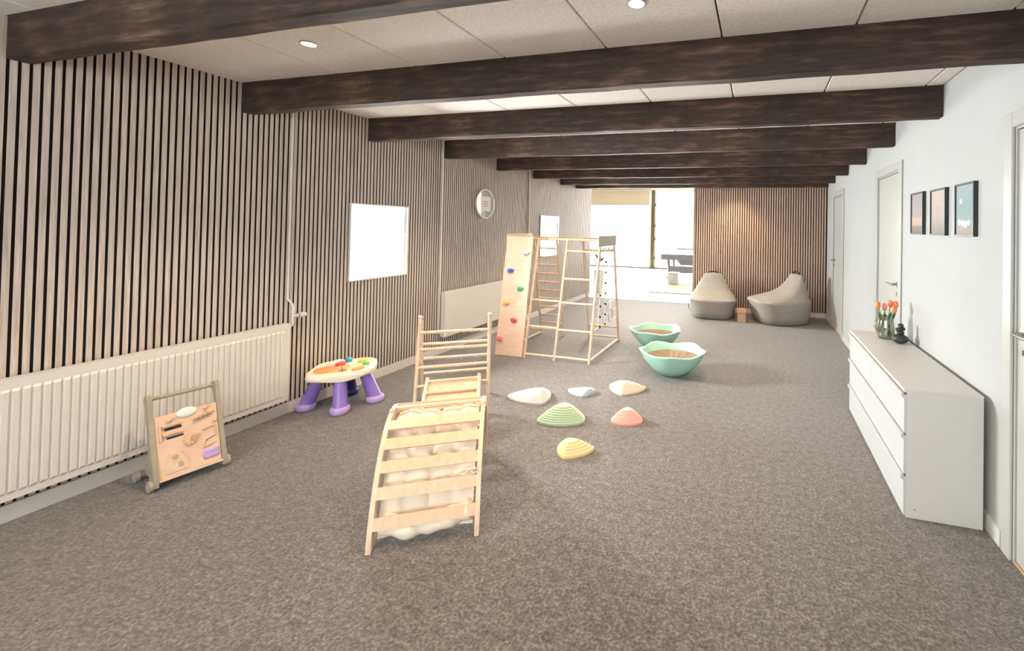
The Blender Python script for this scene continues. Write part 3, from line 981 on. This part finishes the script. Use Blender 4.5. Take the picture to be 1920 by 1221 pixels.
tp('phone_handset', 'orange', MB().cbox((-3.27, 2.88, 0.317), (-3.23, 2.98, 0.336), .008, 2))
for (fx_, fy_), up_, m1, m2 in (((-3.275, 2.795), (-3.33, 2.84), 'purple', 'lilac'), ((-3.60, 2.765), (-3.53, 2.82), 'purple', 'lilac'),
                              ((-3.215, 3.075), (-3.29, 3.03), 'purple', 'lilac'), ((-3.56, 3.13), (-3.51, 3.06), 'navy', 'navy')):
    P0 = Vector((fx_, fy_, 0.03)); P1 = Vector((up_[0], up_[1], 0.262))
    lg = MB().tube([P0, P0.lerp(P1, .1), P0.lerp(P1, .5), P1], [0.056, 0.055, 0.050, 0.044], 18).build('leg', M[m1], t, 50)
    MB().lathe((fx_, fy_, 0), [(0.060, 0), (0.070, 0.010), (0.071, 0.042), (0.063, 0.056), (0.045, 0.058)], 22).build('foot', M[m2], lg, 50)

# ------------------------------------------------------------------ climbing triangle with ramp
TH = 0.593
e = Vector((math.cos(TH), math.sin(TH), 0)); nn = Vector((-e.y, e.x, 0))
PR = Vector((-2.145, 3.158, 0)); PW, PDp, PZ = 0.548, 0.222, 0.775
Tp = Matrix(((e.x, nn.x, 0, PR.x - PW * e.x), (e.y, nn.y, 0, PR.y - PW * e.y), (0, 0, 1, 0), (0, 0, 0, 1)))
t = thing('climbing_triangle', Tp @ Vector((PW / 2, PDp, 0)), 'pale wooden climbing triangle with rungs standing behind the slatted arch', 'climbing frame')
for x0 in (0.0, PW):
    for s in (-1, 1):
        y0 = PDp + s * PDp; off = 0.013 * s
        MB(Tp).tube([(x0, y0 + off, 0.0), (x0, PDp + off, PZ - (0.0 if s < 0 else 0.03))], 0.0145, 10).build('side_rail', M['birch'], t, 50)
    MB(Tp).sphere((x0, PDp - 0.013, PZ), 0.019, 10, 6).build('end_cap', M['birch'], t, 50)
for s in (-1, 1):
    for z in ((0.11, 0.25, 0.39, 0.525, 0.655) if s < 0 else (0.11, 0.25, 0.39, 0.525)):
        q = z / PZ; yv = PDp + s * (PDp * (1 - q) + 0.013)
        MB(Tp).tube([(0.0, yv, z), (PW, yv, z)], 0.0125, 10).build('rung', M['birch'], t, 50)
for x0 in (0.0, PW):
    MB(Tp).tube([(x0 - .02, PDp, PZ - 0.09), (x0 + .02, PDp, PZ - 0.09)], 0.008, 8).build('pivot_bolt', M['birch'], t, 50)

t = thing('climbing_ramp', Tp @ Vector((0.27, -0.3, 0)), 'pale wooden ladder ramp hooked onto the climbing triangle', 'ramp')
RA, RB = 0.085, 0.475
r0, r1 = Vector((0, 0.045, 0.30)), Vector((0, -0.565, 0.02))
d_ = (r1 - r0); up_n = Vector((0, d_.z, -d_.y)).normalized()
if up_n.z < 0:
    up_n = -up_n
for x0 in (RA, RB):
    poly = []
    MB(Tp).tube([(x0, r0.y, r0.z), (x0, r1.y, r1.z)], 0.015, 8).build('side_rail', M['birch'], t, 50)
    MB(Tp).sphere((x0, r0.y, r0.z + .008), 0.016, 8, 6).build('end_cap', M['birch'], t, 50)
pts = [(r0.y, r0.z - 0.012), (r1.y, r1.z - 0.006), (r1.y, r1.z - 0.014), (r0.y, r0.z - 0.020)]
MB(Tp).prism(pts, 0, RA + 0.015, RB - 0.015).build('ramp_board', M['birch'], t)
for k in range(6):
    q = r0.lerp(r1, 0.03 + 0.19 * k)
    MB(Tp).tube([(RA, q.y, q.z + 0.004), (RB, q.y, q.z + 0.004)], 0.011, 8).build('grip_rung', M['pine'] if k else M['birch'], t, 50)

# ------------------------------------------------------------------ climbing arch with cushion
TH = 0.56
e = Vector((math.cos(TH), math.sin(TH), 0)); nn = Vector((-e.y, e.x, 0))
R0 = Vector((-1.342, 1.928, 0)); AW, AL, AH = 0.50, 0.83, 0.52
Ta = Matrix(((e.x, nn.x, 0, R0.x - AW * e.x), (e.y, nn.y, 0, R0.y - AW * e.y), (0, 0, 1, 0), (0, 0, 0, 1)))
t = thing('climbing_arch', Ta @ Vector((AW / 2, AL / 2, 0)), 'pale wooden slatted climbing arch in the foreground', 'climbing arch')


def arc(x):
    """x from -1 (front foot) to 1 (back foot) -> centre line, tangent, outward normal in (y,z)"""
    f = lambda q: Vector((0, AL / 2 * (1 + q), (AH - 0.02) * max(0.0, 1 - q * q) ** 0.72))
    p = f(x); h = 1e-3
    d = (f(min(1, x + h)) - f(max(-1, x - h))).normalized()
    return p, d, Vector((0, -d.z, d.y))


xs_ = [-math.cos(math.pi * k / 40) for k in range(41)]
for xa in (0.0, AW - 0.022):
    rings = []
    for q in xs_:
        p, d, nrm = arc(q)
        hw = 0.026
        a, c = p + nrm * hw * 0.75, p - nrm * hw * 1.2
        rings.append([(xa, a.y, a.z), (xa + 0.022, a.y, a.z), (xa + 0.022, c.y, max(0, c.z)), (xa, c.y, max(0, c.z))])
    for r in rings[:1] + rings[-1:]:
        for i_ in range(4):
            r[i_] = (r[i_][0], r[i_][1], max(0.0, r[i_][2]))
    MB(Ta).loft(rings).build('side_arch', M['birch'], t, 40)
for q in (-.935, -.815, -.675, -.51, -.32, .0, .20, .40, .58, .74, .87, .96):
    p, d, nrm = arc(q)
    c = p + nrm * 0.012
    wv = 0.027 if abs(q) > .1 else 0.014
    a, b_ = c - d * wv, c + d * wv
    poly = [(a.y + nrm.y * .007, a.z + nrm.z * .007), (b_.y + nrm.y * .007, b_.z + nrm.z * .007), (b_.y - nrm.y * .007, b_.z - nrm.z * .007), (a.y - nrm.y * .007, a.z - nrm.z * .007)]
    MB(Ta).prism(poly, 0, 0.022, AW - 0.022).build('slat', M['pine'], t)
for xa in (0.011, AW - 0.011):
    p, d, nrm = arc(-0.12)
    MB(Ta).sphere((xa, p.y, p.z + 0.022), 0.014, 10, 6).build('top_knob', M['birch'], t, 50)

c_ = thing('arch_cushion', Ta @ Vector((AW / 2, 0.2, 0.05)), 'cream quilted cushion slung inside the wooden slatted arch', 'cushion')
NU, NV = 34, 40
top, bot = [], []
for i in range(NU + 1):
    u = i / NU; xx = 0.035 + (AW - 0.07) * u
    for j in range(NV + 1):
        v = j / NV; q = -0.985 + 1.6 * v
        p, d, nrm = arc(q)
        quilt = abs(math.sin(math.pi * 4 * u) * math.sin(math.pi * 6 * v)) ** 0.5
        edge = min(1, 6 * min(u, 1 - u)) * min(1, 8 * min(v, 1 - v) + .15)
        sag = 0.030 * math.sin(math.pi * u) * (1 - .6 * v)
        ti = 0.034 + sag; th_ = 0.010 + 0.034 * quilt * edge
        wob = 0.004 * math.sin(9 * u + 5 * v)
        A = p - nrm * (ti - 0.004 + wob); B = p - nrm * (ti + th_ + wob)
        A = A + nrm * (0.028 * quilt * edge)
        top.append((xx, A.y, max(0.012, A.z + .0)))
        bot.append((xx, B.y, max(0.006, B.z)))
vs_ = top + bot; o_ = len(top); fs_ = []
idx = lambda i, j: i * (NV + 1) + j
for i in range(NU):
    for j in range(NV):
        fs_.append((idx(i, j), idx(i + 1, j), idx(i + 1, j + 1), idx(i, j + 1)))
        fs_.append(tuple(k + o_ for k in (idx(i, j), idx(i, j + 1), idx(i + 1, j + 1), idx(i + 1, j))))
for i in range(NU):
    fs_.append((idx(i, 0), idx(i, 0) + o_, idx(i + 1, 0) + o_, idx(i + 1, 0)))
    fs_.append((idx(i, NV), idx(i + 1, NV), idx(i + 1, NV) + o_, idx(i, NV) + o_))
for j in range(NV):
    fs_.append((idx(0, j), idx(0, j + 1), idx(0, j + 1) + o_, idx(0, j) + o_))
    fs_.append((idx(NU, j), idx(NU, j) + o_, idx(NU, j + 1) + o_, idx(NU, j + 1)))
MB(Ta).add(vs_, fs_).build('quilted_pad', M['cushion'], c_, 70)
ft = []
N2 = 26
for k in range(N2 + 1):
    u = k / N2; xx = 0.03 + (AW - 0.06) * u
    p, d, nrm = arc(-0.985)
    zz_ = 0.108 - 0.050 * math.sin(math.pi * u ** 0.8) + 0.003 * math.sin(13 * u)
    ft.append((xx, p.y + 0.045 + 0.008 * math.sin(17 * u), zz_))
MB(Ta).tube(ft, [0.018] + [0.046 + 0.005 * math.sin(k * 1.1) for k in range(N2 - 1)] + [0.016], 14).build('rolled_front_edge', M['cushion'], c_, 70)
for k, xx in ((0, 0.44),):
    p, d, nrm = arc(-0.75)
    bw_ = MB(Ta)
    for s in (-1, 1):
        bw_.tube([(xx, p.y - .02, p.z + .01), (xx + s * .03, p.y - .035, p.z + .022), (xx + s * .045, p.y - .03, p.z), (xx + s * .02, p.y - .03, p.z - .008), (xx, p.y - .02, p.z + .01)], 0.004, 6)
    bw_.build('tie_bow', M['cushion'], c_, 60)

# ------------------------------------------------------------------ indoor climbing gym
GX = (-3.0, -2.65, -2.26, -1.83)
GF0, GF1, GB0, GB1, GZ = 4.60, 4.90, 5.68, 5.39, 1.40
t = thing('climbing_gym', (-2.42, 5.14, 0), 'tall wooden indoor climbing gym with peach climbing wall, ladders and rope net', 'climbing frame')
fy = lambda z: GF0 + (GF1 - GF0) * z / GZ
by = lambda z: GB0 + (GB1 - GB0) * z / GZ


def gbar(nm, a, b2, r=0.0135, mt='birch'):
    return MB().tube([a, b2], r, 10).build(nm, M[mt], t, 50)


for x in GX:
    gbar('front_leg', (x, GF0, 0), (x, GF1, GZ), 0.0165)
    gbar('back_leg', (x, GB0, 0), (x, GB1, GZ), 0.0165)
for z, i0, i1 in ((0.045, 1, 3), (0.36, 1, 2), (0.665, 1, 2), (0.345, 2, 3), (0.65, 2, 3), (0.93, 2, 3), (1.26, 2, 3)):
    gbar('front_rung', (GX[i0], fy(z), z), (GX[i1], fy(z), z), 0.0135 if z > .1 else 0.015)
gbar('floor_rail', (GX[0], fy(.345) + 0.05, .33), (GX[2], fy(.345) + 0.05, .33), 0.012)
for z in (0.185, 0.30, 0.42, 0.545, 0.66, 0.78, 0.90, 1.02, 1.135, 1.255):
    gbar('ladder_rung', (GX[0], by(z), z), (GX[1], by(z), z), 0.0115, 'pine')
for z in (0.055, 0.2, 1.25):
    gbar('back_rung', (GX[2], by(z), z), (GX[3], by(z), z), 0.0135)
gbar('top_rail', (GX[0], GF1, GZ), (GX[3], GF1, GZ), 0.017)
gbar('top_rail', (GX[0], GB1, GZ), (GX[3], GB1, GZ), 0.017)
for x in (GX[0], GX[3]):
    gbar('side_floor_rail', (x, GF0, 0.035), (x, GB0, 0.035), 0.014)
for x in GX:
    gbar('cross_rail', (x, GF1, GZ), (x, GB1, GZ), 0.014)
gbar('net_bar', (GX[3], fy(1.27), 1.27), (GX[3], by(1.27), 1.27), 0.013)
for x, sgn in ((GX[3], 1), (GX[0], -1)):
    a_, b_ = (x + 0.017, x + 0.03) if sgn > 0 else (x - 0.03, x - 0.017)
    MB().cbox((a_, 4.77, 1.325), (b_, 5.40, 1.455), 0.004).build('end_board', M['canvas'] if sgn > 0 else M['ply'], t)
# climbing wall
pn = MB()
ang = [(fy(0.0) - 0.045, 0.02), (fy(1.40) - 0.045 - 0.09, 1.425), (fy(1.40) - 0.030 - 0.09, 1.425), (fy(0.0) - 0.030, 0.02)]
pn.prism(ang, 0, GX[0] - 0.012, GX[1] - 0.018)
wallp = pn.build('climbing_wall', M['ply'], t)
pe = MB(); pe.prism([(p[0] - .004, p[1]) for p in ang[:2]] + [(p[0] + .004, p[1]) for p in ang[2:]], 0, GX[1] - 0.018, GX[1] - 0.004)
pe.build('wall_edge', M['birch'], t)
wy = lambda z: fy(0.0) - 0.045 + (fy(1.40) - 0.09 - fy(0.0)) * (z - .02) / 1.405
for nm, mt, x, z in (('white', 'holdw', -2.745, 1.235), ('blue', 'blue', -2.935, 1.01), ('green', 'green', -2.785, 0.80), ('yellow', 'yellow', -2.955, 0.625), ('pink', 'crimson', -2.825, 0.43), ('red', 'coralred', -2.985, 0.20)):
    y_ = wy(z); hx = x + 0.02
    rr = random.Random(int(z * 1000)); N = 14
    pts = [0.030 + rr.uniform(-.004, .008) for _ in range(N)]
    hd = MB().loft([[(hx + s * pts[k] * 1.25 * math.cos(2 * math.pi * k / N), y_ - d2, z + s * pts[k] * .85 * math.sin(2 * math.pi * k / N)) for k in range(N)]
                   for s, d2 in ((1, 0.0), (1.05, 0.012), (.85, 0.026), (.5, 0.030), (.3, 0.024))]).build('climbing_hold', M[mt], t, 50)
    hd['label'] = nm + ' climbing hold'
    MB().tube([(hx, y_ - 0.022, z), (hx, y_ - 0.028, z)], 0.006, 8).build('hold_bolt', M['steel'], hd)
# rope net on the right end
nx = GX[3] - 0.005
netp = []
nt_ = MB()
for y_ in (4.93, 5.11, 5.27):
    nt_.tube([(nx, y_, 1.27), (nx, y_ + 0.01, 0.8), (nx, y_ + (y_ - 5.14) * .3, 0.36)], 0.0035, 6)
for z in (1.13, 1.0, 0.87, 0.74, 0.61, 0.48, 0.36):
    nt_.tube([(nx, fy(z) + .02, z), (nx, 5.11, z - .01), (nx, by(z) - .02, z)], 0.003, 6)
net = nt_.build('rope_net', M['paper'], t, 60)
for z in (1.13, 1.0, 0.87, 0.74, 0.61, 0.48, 0.36):
    for y_ in (4.93, 5.11):
        if (y_ < 5 and z > .8):
            continue
        MB().sphere((nx, y_ + .006, z - .006), 0.016, 8, 6).build('knot', M['black'], net, 60)
MB().tube([(nx, 5.33, 1.27), (nx, 5.33, 0.50)], 0.006, 8).build('ring_rope', M['paper'], t, 60)
MB().tube([(nx, 5.33 + 0.075 * math.cos(k * math.pi / 12), 0.42 + 0.08 * math.sin(k * math.pi / 12)) for k in range(24)], 0.006, 8, True).build('swing_ring', M['greywood'], t, 60)
for y_ in (5.02, 5.09, 5.20):
    MB().sphere((nx, y_, 1.295), 0.014, 8, 6).build('hook', M['pine'], t, 60)

# ------------------------------------------------------------------ stepping stones


def stepping_stone(corners, apex, hgt, col, label, steps=6, bulge=0.13):
    mt = plain('stone_' + label.split()[0], tuple(c * .84 for c in col), 0.5, var=0.02)
    C3 = [Vector((a, b_, 0)) for a, b_ in corners]
    cen = sum(C3, Vector()) / 3
    out = []
    K = 9
    for i in range(3):
        A, B = C3[i], C3[(i + 1) % 3]
        mid = (A + B) / 2; on = (mid - cen).normalized(); ln = (B - A).length
        for k in range(K):
            q = k / K
            p = A.lerp(B, q) + on * bulge * ln * 4 * q * (1 - q)
            if k == 0:
                p = p.lerp(cen, 0.035)
            out.append(p)
    ap = Vector((apex[0], apex[1], 0))
    rings = []

    def rg(s, z):
        return [tuple(ap.lerp(p, s) + Vector((0, 0, z))) for p in out]
    rings.append(rg(0.985, 0.0)); rings.append(rg(1.0, 0.008))
    base = 0.014
    for k in range(steps):
        z0 = base + (hgt - base) * k / steps; z1 = base + (hgt - base) * (k + 1) / steps
        dome = lambda q: max(0.22, (1 - q * (1 - 0.22 ** 1.55)) ** (1 / 1.55))
        s0 = dome(k / steps); s1 = dome((k + 1) / steps)
        rings.append(rg(s0, z0)); rings.append(rg(s0 - (s0 - s1) * 0.22, z0 + (z1 - z0) * .80)); rings.append(rg(s0 - (s0 - s1) * 0.32, z1 - (z1 - z0) * .08))
    rings.append(rg(0.20, hgt)); rings.append(rg(0.10, hgt + 0.002))
    o = MB().loft(rings).build('stepping_stone', mt, None, 24)
    return tag(o, label, 'toy', 'pastel river stepping stones on the carpet')


stepping_stone([(-2.185, 3.50), (-1.865, 3.72), (-1.79, 3.43)], (-1.88, 3.55), 0.085, (0.78, 0.74, 0.70), 'white pointed stepping stone, leftmost of the stones on the carpet')
stepping_stone([(-1.73, 3.82), (-1.47, 3.87), (-1.53, 3.69)], (-1.49, 3.79), 0.055, (0.50, 0.61, 0.74), 'pale blue stepping stone, smallest, between the white and peach ones')
stepping_stone([(-1.39, 4.05), (-1.02, 4.09), (-1.20, 3.84)], (-1.23, 3.97), 0.085, (0.82, 0.64, 0.52), 'peach stepping stone nearest the mint green bowls')
stepping_stone([(-1.675, 3.11), (-1.30, 3.215), (-1.55, 3.42)], (-1.50, 3.25), 0.115, (0.43, 0.56, 0.40), 'sage green stepping stone, largest, in front of the white one', 8, 0.16)
stepping_stone([(-1.11, 3.285), (-0.865, 3.35), (-1.03, 3.50)], (-1.00, 3.37), 0.095, (0.85, 0.42, 0.36), 'coral pink stepping stone right of the green one', 7, 0.18)
stepping_stone([(-1.34, 2.82), (-1.075, 2.865), (-1.23, 2.68)], (-1.24, 2.79), 0.085, (0.84, 0.64, 0.36), 'yellow stepping stone, closest to the viewer', 5)

# ------------------------------------------------------------------ mint bowls


def bowl(c, rot, label, sc_=1.0):
    t = thing('rocking_bowl', (c[0], c[1], 0), label, 'bowl', 'mint green rocking bowls')
    N = 64

    def rg(r, z, lobe, dz):
        out = []
        for k in range(N):
            a = 2 * math.pi * k / N
            l_ = math.cos(5 * a + rot) + 0.35 * math.cos(2 * a - rot)
            rr = r * (1 + lobe * l_) * sc_
            out.append((c[0] + rr * math.cos(a), c[1] + rr * math.sin(a) * 0.94, max(0.0, (z + dz * l_) * sc_)))
        return out
    prof = [(0.10, 0.0, 0, 0), (0.155, 0.018, 0, 0), (0.235, 0.085, .005, 0), (0.305, 0.17, .02, .004), (0.340, 0.240, .035, .011), (0.352, 0.256, .038, .012), (0.350, 0.264, .038, .012),
            (0.338, 0.264, .038, .012), (0.326, 0.250, .03, .010), (0.308, 0.20, .012, .002), (0.292, 0.178, 0, 0)]
    MB().loft([rg(*p) for p in prof], True, False).build('shell', M['mint'], t, 60)
    q = MB(); rings = []
    rings.append([(c[0] + .296 * sc_ * math.cos(2 * math.pi * k / N), c[1] + .278 * sc_ * math.sin(2 * math.pi * k / N), .186 * sc_) for k in range(N)])
    for s, z in ((.85, .178), (.65, .150), (.4, .130), (.12, .122)):
        rings.append([(c[0] + .288 * sc_ * s * math.cos(2 * math.pi * k / N), c[1] + .27 * sc_ * s * math.sin(2 * math.pi * k / N),
                       (z + 0.016 * math.sin(k * 9 * math.pi / 16 + rot) * (1 - s) * s * 3.2) * sc_) for k in range(N)])
    q.loft(rings, False, True).build('seat_pad', M['brownfab'], t, 70)
    return t


bowl((-0.87, 4.60), 0.8, 'mint green wavy-rimmed bowl seat with brown pad, nearer of the two', 0.99)
bowl((-1.275, 5.52), 2.0, 'mint green wavy-rimmed bowl seat with brown pad, farther of the two', 0.96)

# ------------------------------------------------------------------ bean bags


def bean_bag(c, rot, label, sc_=1.0, seam=True):
    """local -y is the front of the seat, +y the back"""
    T = Matrix.Translation((c[0], c[1], 0)) @ Matrix.Rotation(rot, 4, 'Z') @ Matrix.Scale(sc_, 4)
    t = thing('bean_bag', (c[0], c[1], 0), label, 'bean bag', 'grey bean bags by the slatted wall')
    N = 48

    def rg(hx, yf, yb, z, p, tilt=0.0, corner=0.0):
        out = []
        for k in range(N):
            a = 2 * math.pi * k / N
            ca, sa = math.cos(a), math.sin(a)
            x = hx * math.copysign(abs(ca) ** (2 / p), ca)
            yy = math.copysign(abs(sa) ** (2 / p), sa)
            y_ = (yf + yb) / 2 + yy * (yb - yf) / 2
            zz_ = z + tilt * (y_ - yf) / (yb - yf)
            out.append((x * (1 + corner * (yy < -0.3)), y_, zz_ + corner * .2 * abs(x)))
        return out
    rings = [rg(.33, -.34, .36, 0.0, 3.2), rg(.375, -.385, .41, 0.03, 3.0), rg(.405, -.42, .43, 0.13, 2.8), rg(.415, -.44, .43, 0.24, 2.9),
             rg(.415, -.455, .42, 0.320, 3.7, .02, .02), rg(.412, -.458, .41, 0.345, 4.0, .03, .02), rg(.385, -.41, .405, 0.366, 3.5, .04),
             rg(.355, -.26, .40, 0.400, 3.1, .06), rg(.325, -.08, .395, 0.440, 3.0, .06), rg(.29, .05, .385, 0.505, 2.8, .05), rg(.257, .125, .375, 0.58, 2.7, .03),
             rg(.22, .19, .36, 0.65, 2.6, .02), rg(.19, .225, .345, 0.72, 2.6), rg(.165, .25, .325, 0.755, 2.4), rg(.10, .27, .30, 0.768, 2.2)]
    MB(T).loft(rings).build('bag_body', M['bean'], t, 80)
    hd = MB(T).tube([(-.10, .29, .755), (-.08, .29, .79), (0, .29, .80), (.08, .29, .79), (.10, .29, .755)], 0.012, 8)
    hd.build('carry_handle', M['black'], t, 60)
    sm = MB(T).tube([(-.395, .30, .04), (-.432, .0, .12), (-.436, -.2, .25), (-.424, -.34, .335)], 0.006, 6)
    sm.build('piping', M['black'], t, 60)
    MB(T).tube([(-.29, .11, .46), (-.34, -.02, .40), (-.385, -.30, .358), (0, -.432, .352), (.385, -.30, .358), (.34, -.02, .40), (.29, .11, .46)], 0.005, 6).build('seat_seam', M['bean'], t, 60)
    return t


bean_bag((-0.775, 7.88), 0.10, 'grey lounge bean bag facing the room, left of the pair by the slatted wall', 0.97)
bean_bag((0.37, 7.82), -1.12, 'grey lounge bean bag turned sideways, right of the pair by the slatted wall', 1.06)

t = thing('wooden_box', (-0.25, 7.56, 0), 'small tan wooden lidded box between the two bean bags', 'box')
MB().cbox((-0.318, 7.50, 0), (-0.182, 7.63, 0.15), 0.004).build('box_body', M['card'], t)
MB().cbox((-0.326, 7.492, 0.15), (-0.174, 7.638, 0.205), 0.004).build('lid', M['card'], t)
MB().cbox((-0.30, 7.51, 0.205), (-0.20, 7.61, 0.225), 0.004).build('lid_top', M['card'], t)

# ------------------------------------------------------------------ things in the hall
t = thing('games_table', (-2.0, 13.4, 0), 'slate grey games table on splayed legs in the bright hall', 'table')
MB().cbox((-2.90, 13.05, 0.59), (-0.90, 14.15, 0.77), 0.02, 2).build('table_top', M['greygame'], t)
for x in (-2.70, -1.10):
    for y_, dy in ((13.18, -.03), (14.0, .03)):
        MB().tube([(x, y_ + dy, 0.0), (x + (0.05 if x < -2 else -.05), y_, 0.25), (x + 0.02, y_, 0.60)], [0.03, 0.035, 0.05], 8).build('leg', M['greygame'], t, 50)
MB().cbox((-2.66, 13.17, 0.19), (-1.14, 13.20, 0.40), 0.005).build('lower_panel', M['greygame'], t)
MB().prism([(-2.40, 0.60), (-2.28, 0.44), (-1.52, 0.44), (-1.40, 0.60)], 1, 13.10, 13.9).build('ball_return', M['greygame'], t)
for x in (-2.44, -0.98):
    MB().tube([(x, 13.6, 0.76), (x, 13.6, 0.92)], 0.012, 8).build('score_post', M['greygame'], t)
MB().tube([(-2.50, 13.6, 0.915), (-0.92, 13.6, 0.915)], 0.022, 8).build('score_bar', M['greygame'], t)

m_ = thing('floor_mat', (-1.9, 11.4, 0), 'beige floor mat before the games table in the bright hall', 'mat')
MB().cbox((-2.58, 10.25, -0.004), (-1.35, 12.60, 0.012), 0.004).build('mat_body', M['matfab'], m_)
MB().box((-2.58, 10.25, 0.0121), (-1.35, 10.33, 0.014)).build('hem', M['palefr'], m_)
t = thing('storage_cube', (-2.26, 11.95, 0.012), 'white storage cube standing on the beige mat before the games table', 'box')
MB().cbox((-2.40, 11.78, 0.013), (-2.12, 12.06, 0.30), 0.015, 2).build('cube_body', M['white'], t)
MB().cbox((-2.405, 11.775, 0.30), (-2.115, 12.065, 0.335), 0.012, 2).build('cube_lid', M['white'], t)

t = thing('potted_plant', (-3.66, 9.72, 0), 'leafy green plant in a pale pot beyond the climbing gym', 'plant')
MB().lathe((-3.66, 9.72, -0.004), [(0.09, 0), (0.12, 0.30), (0.13, 0.52), (0.135, 0.54), (0.12, 0.54), (0.11, 0.50), (0.002, 0.49)], 20).build('pot', M['holdw'], t, 50)
rr = random.Random(5)
MB().tube([(-3.66, 9.72, 0.48), (-3.655, 9.72, 0.70)], 0.012, 8).build('trunk', M['greywood'], t, 50)
for k in range(22):
    a = k * 2.4; L = rr.uniform(.18, .30); z0 = rr.uniform(.62, .80); tl = rr.uniform(.3, 1.1)
    rows = []
    for q in range(6):
        s = q / 5; hw = 0.045 * math.sin(math.pi * (.08 + .9 * s)) + .001
        x_ = -3.655 + L * s * math.cos(a) * math.cos(tl * .6); y_ = 9.72 + L * s * math.sin(a) * math.cos(tl * .6)
        z_ = z0 + L * s * math.sin(tl) - .10 * s * s
        px_, py_ = -math.sin(a) * hw, math.cos(a) * hw
        rows.append([(x_ - px_, y_ - py_, z_), (x_, y_, z_ + .004), (x_ + px_, y_ + py_, z_), (x_, y_, z_ - .004)])
    MB().loft(rows).build('leaf', M['leaf'], t, 60)
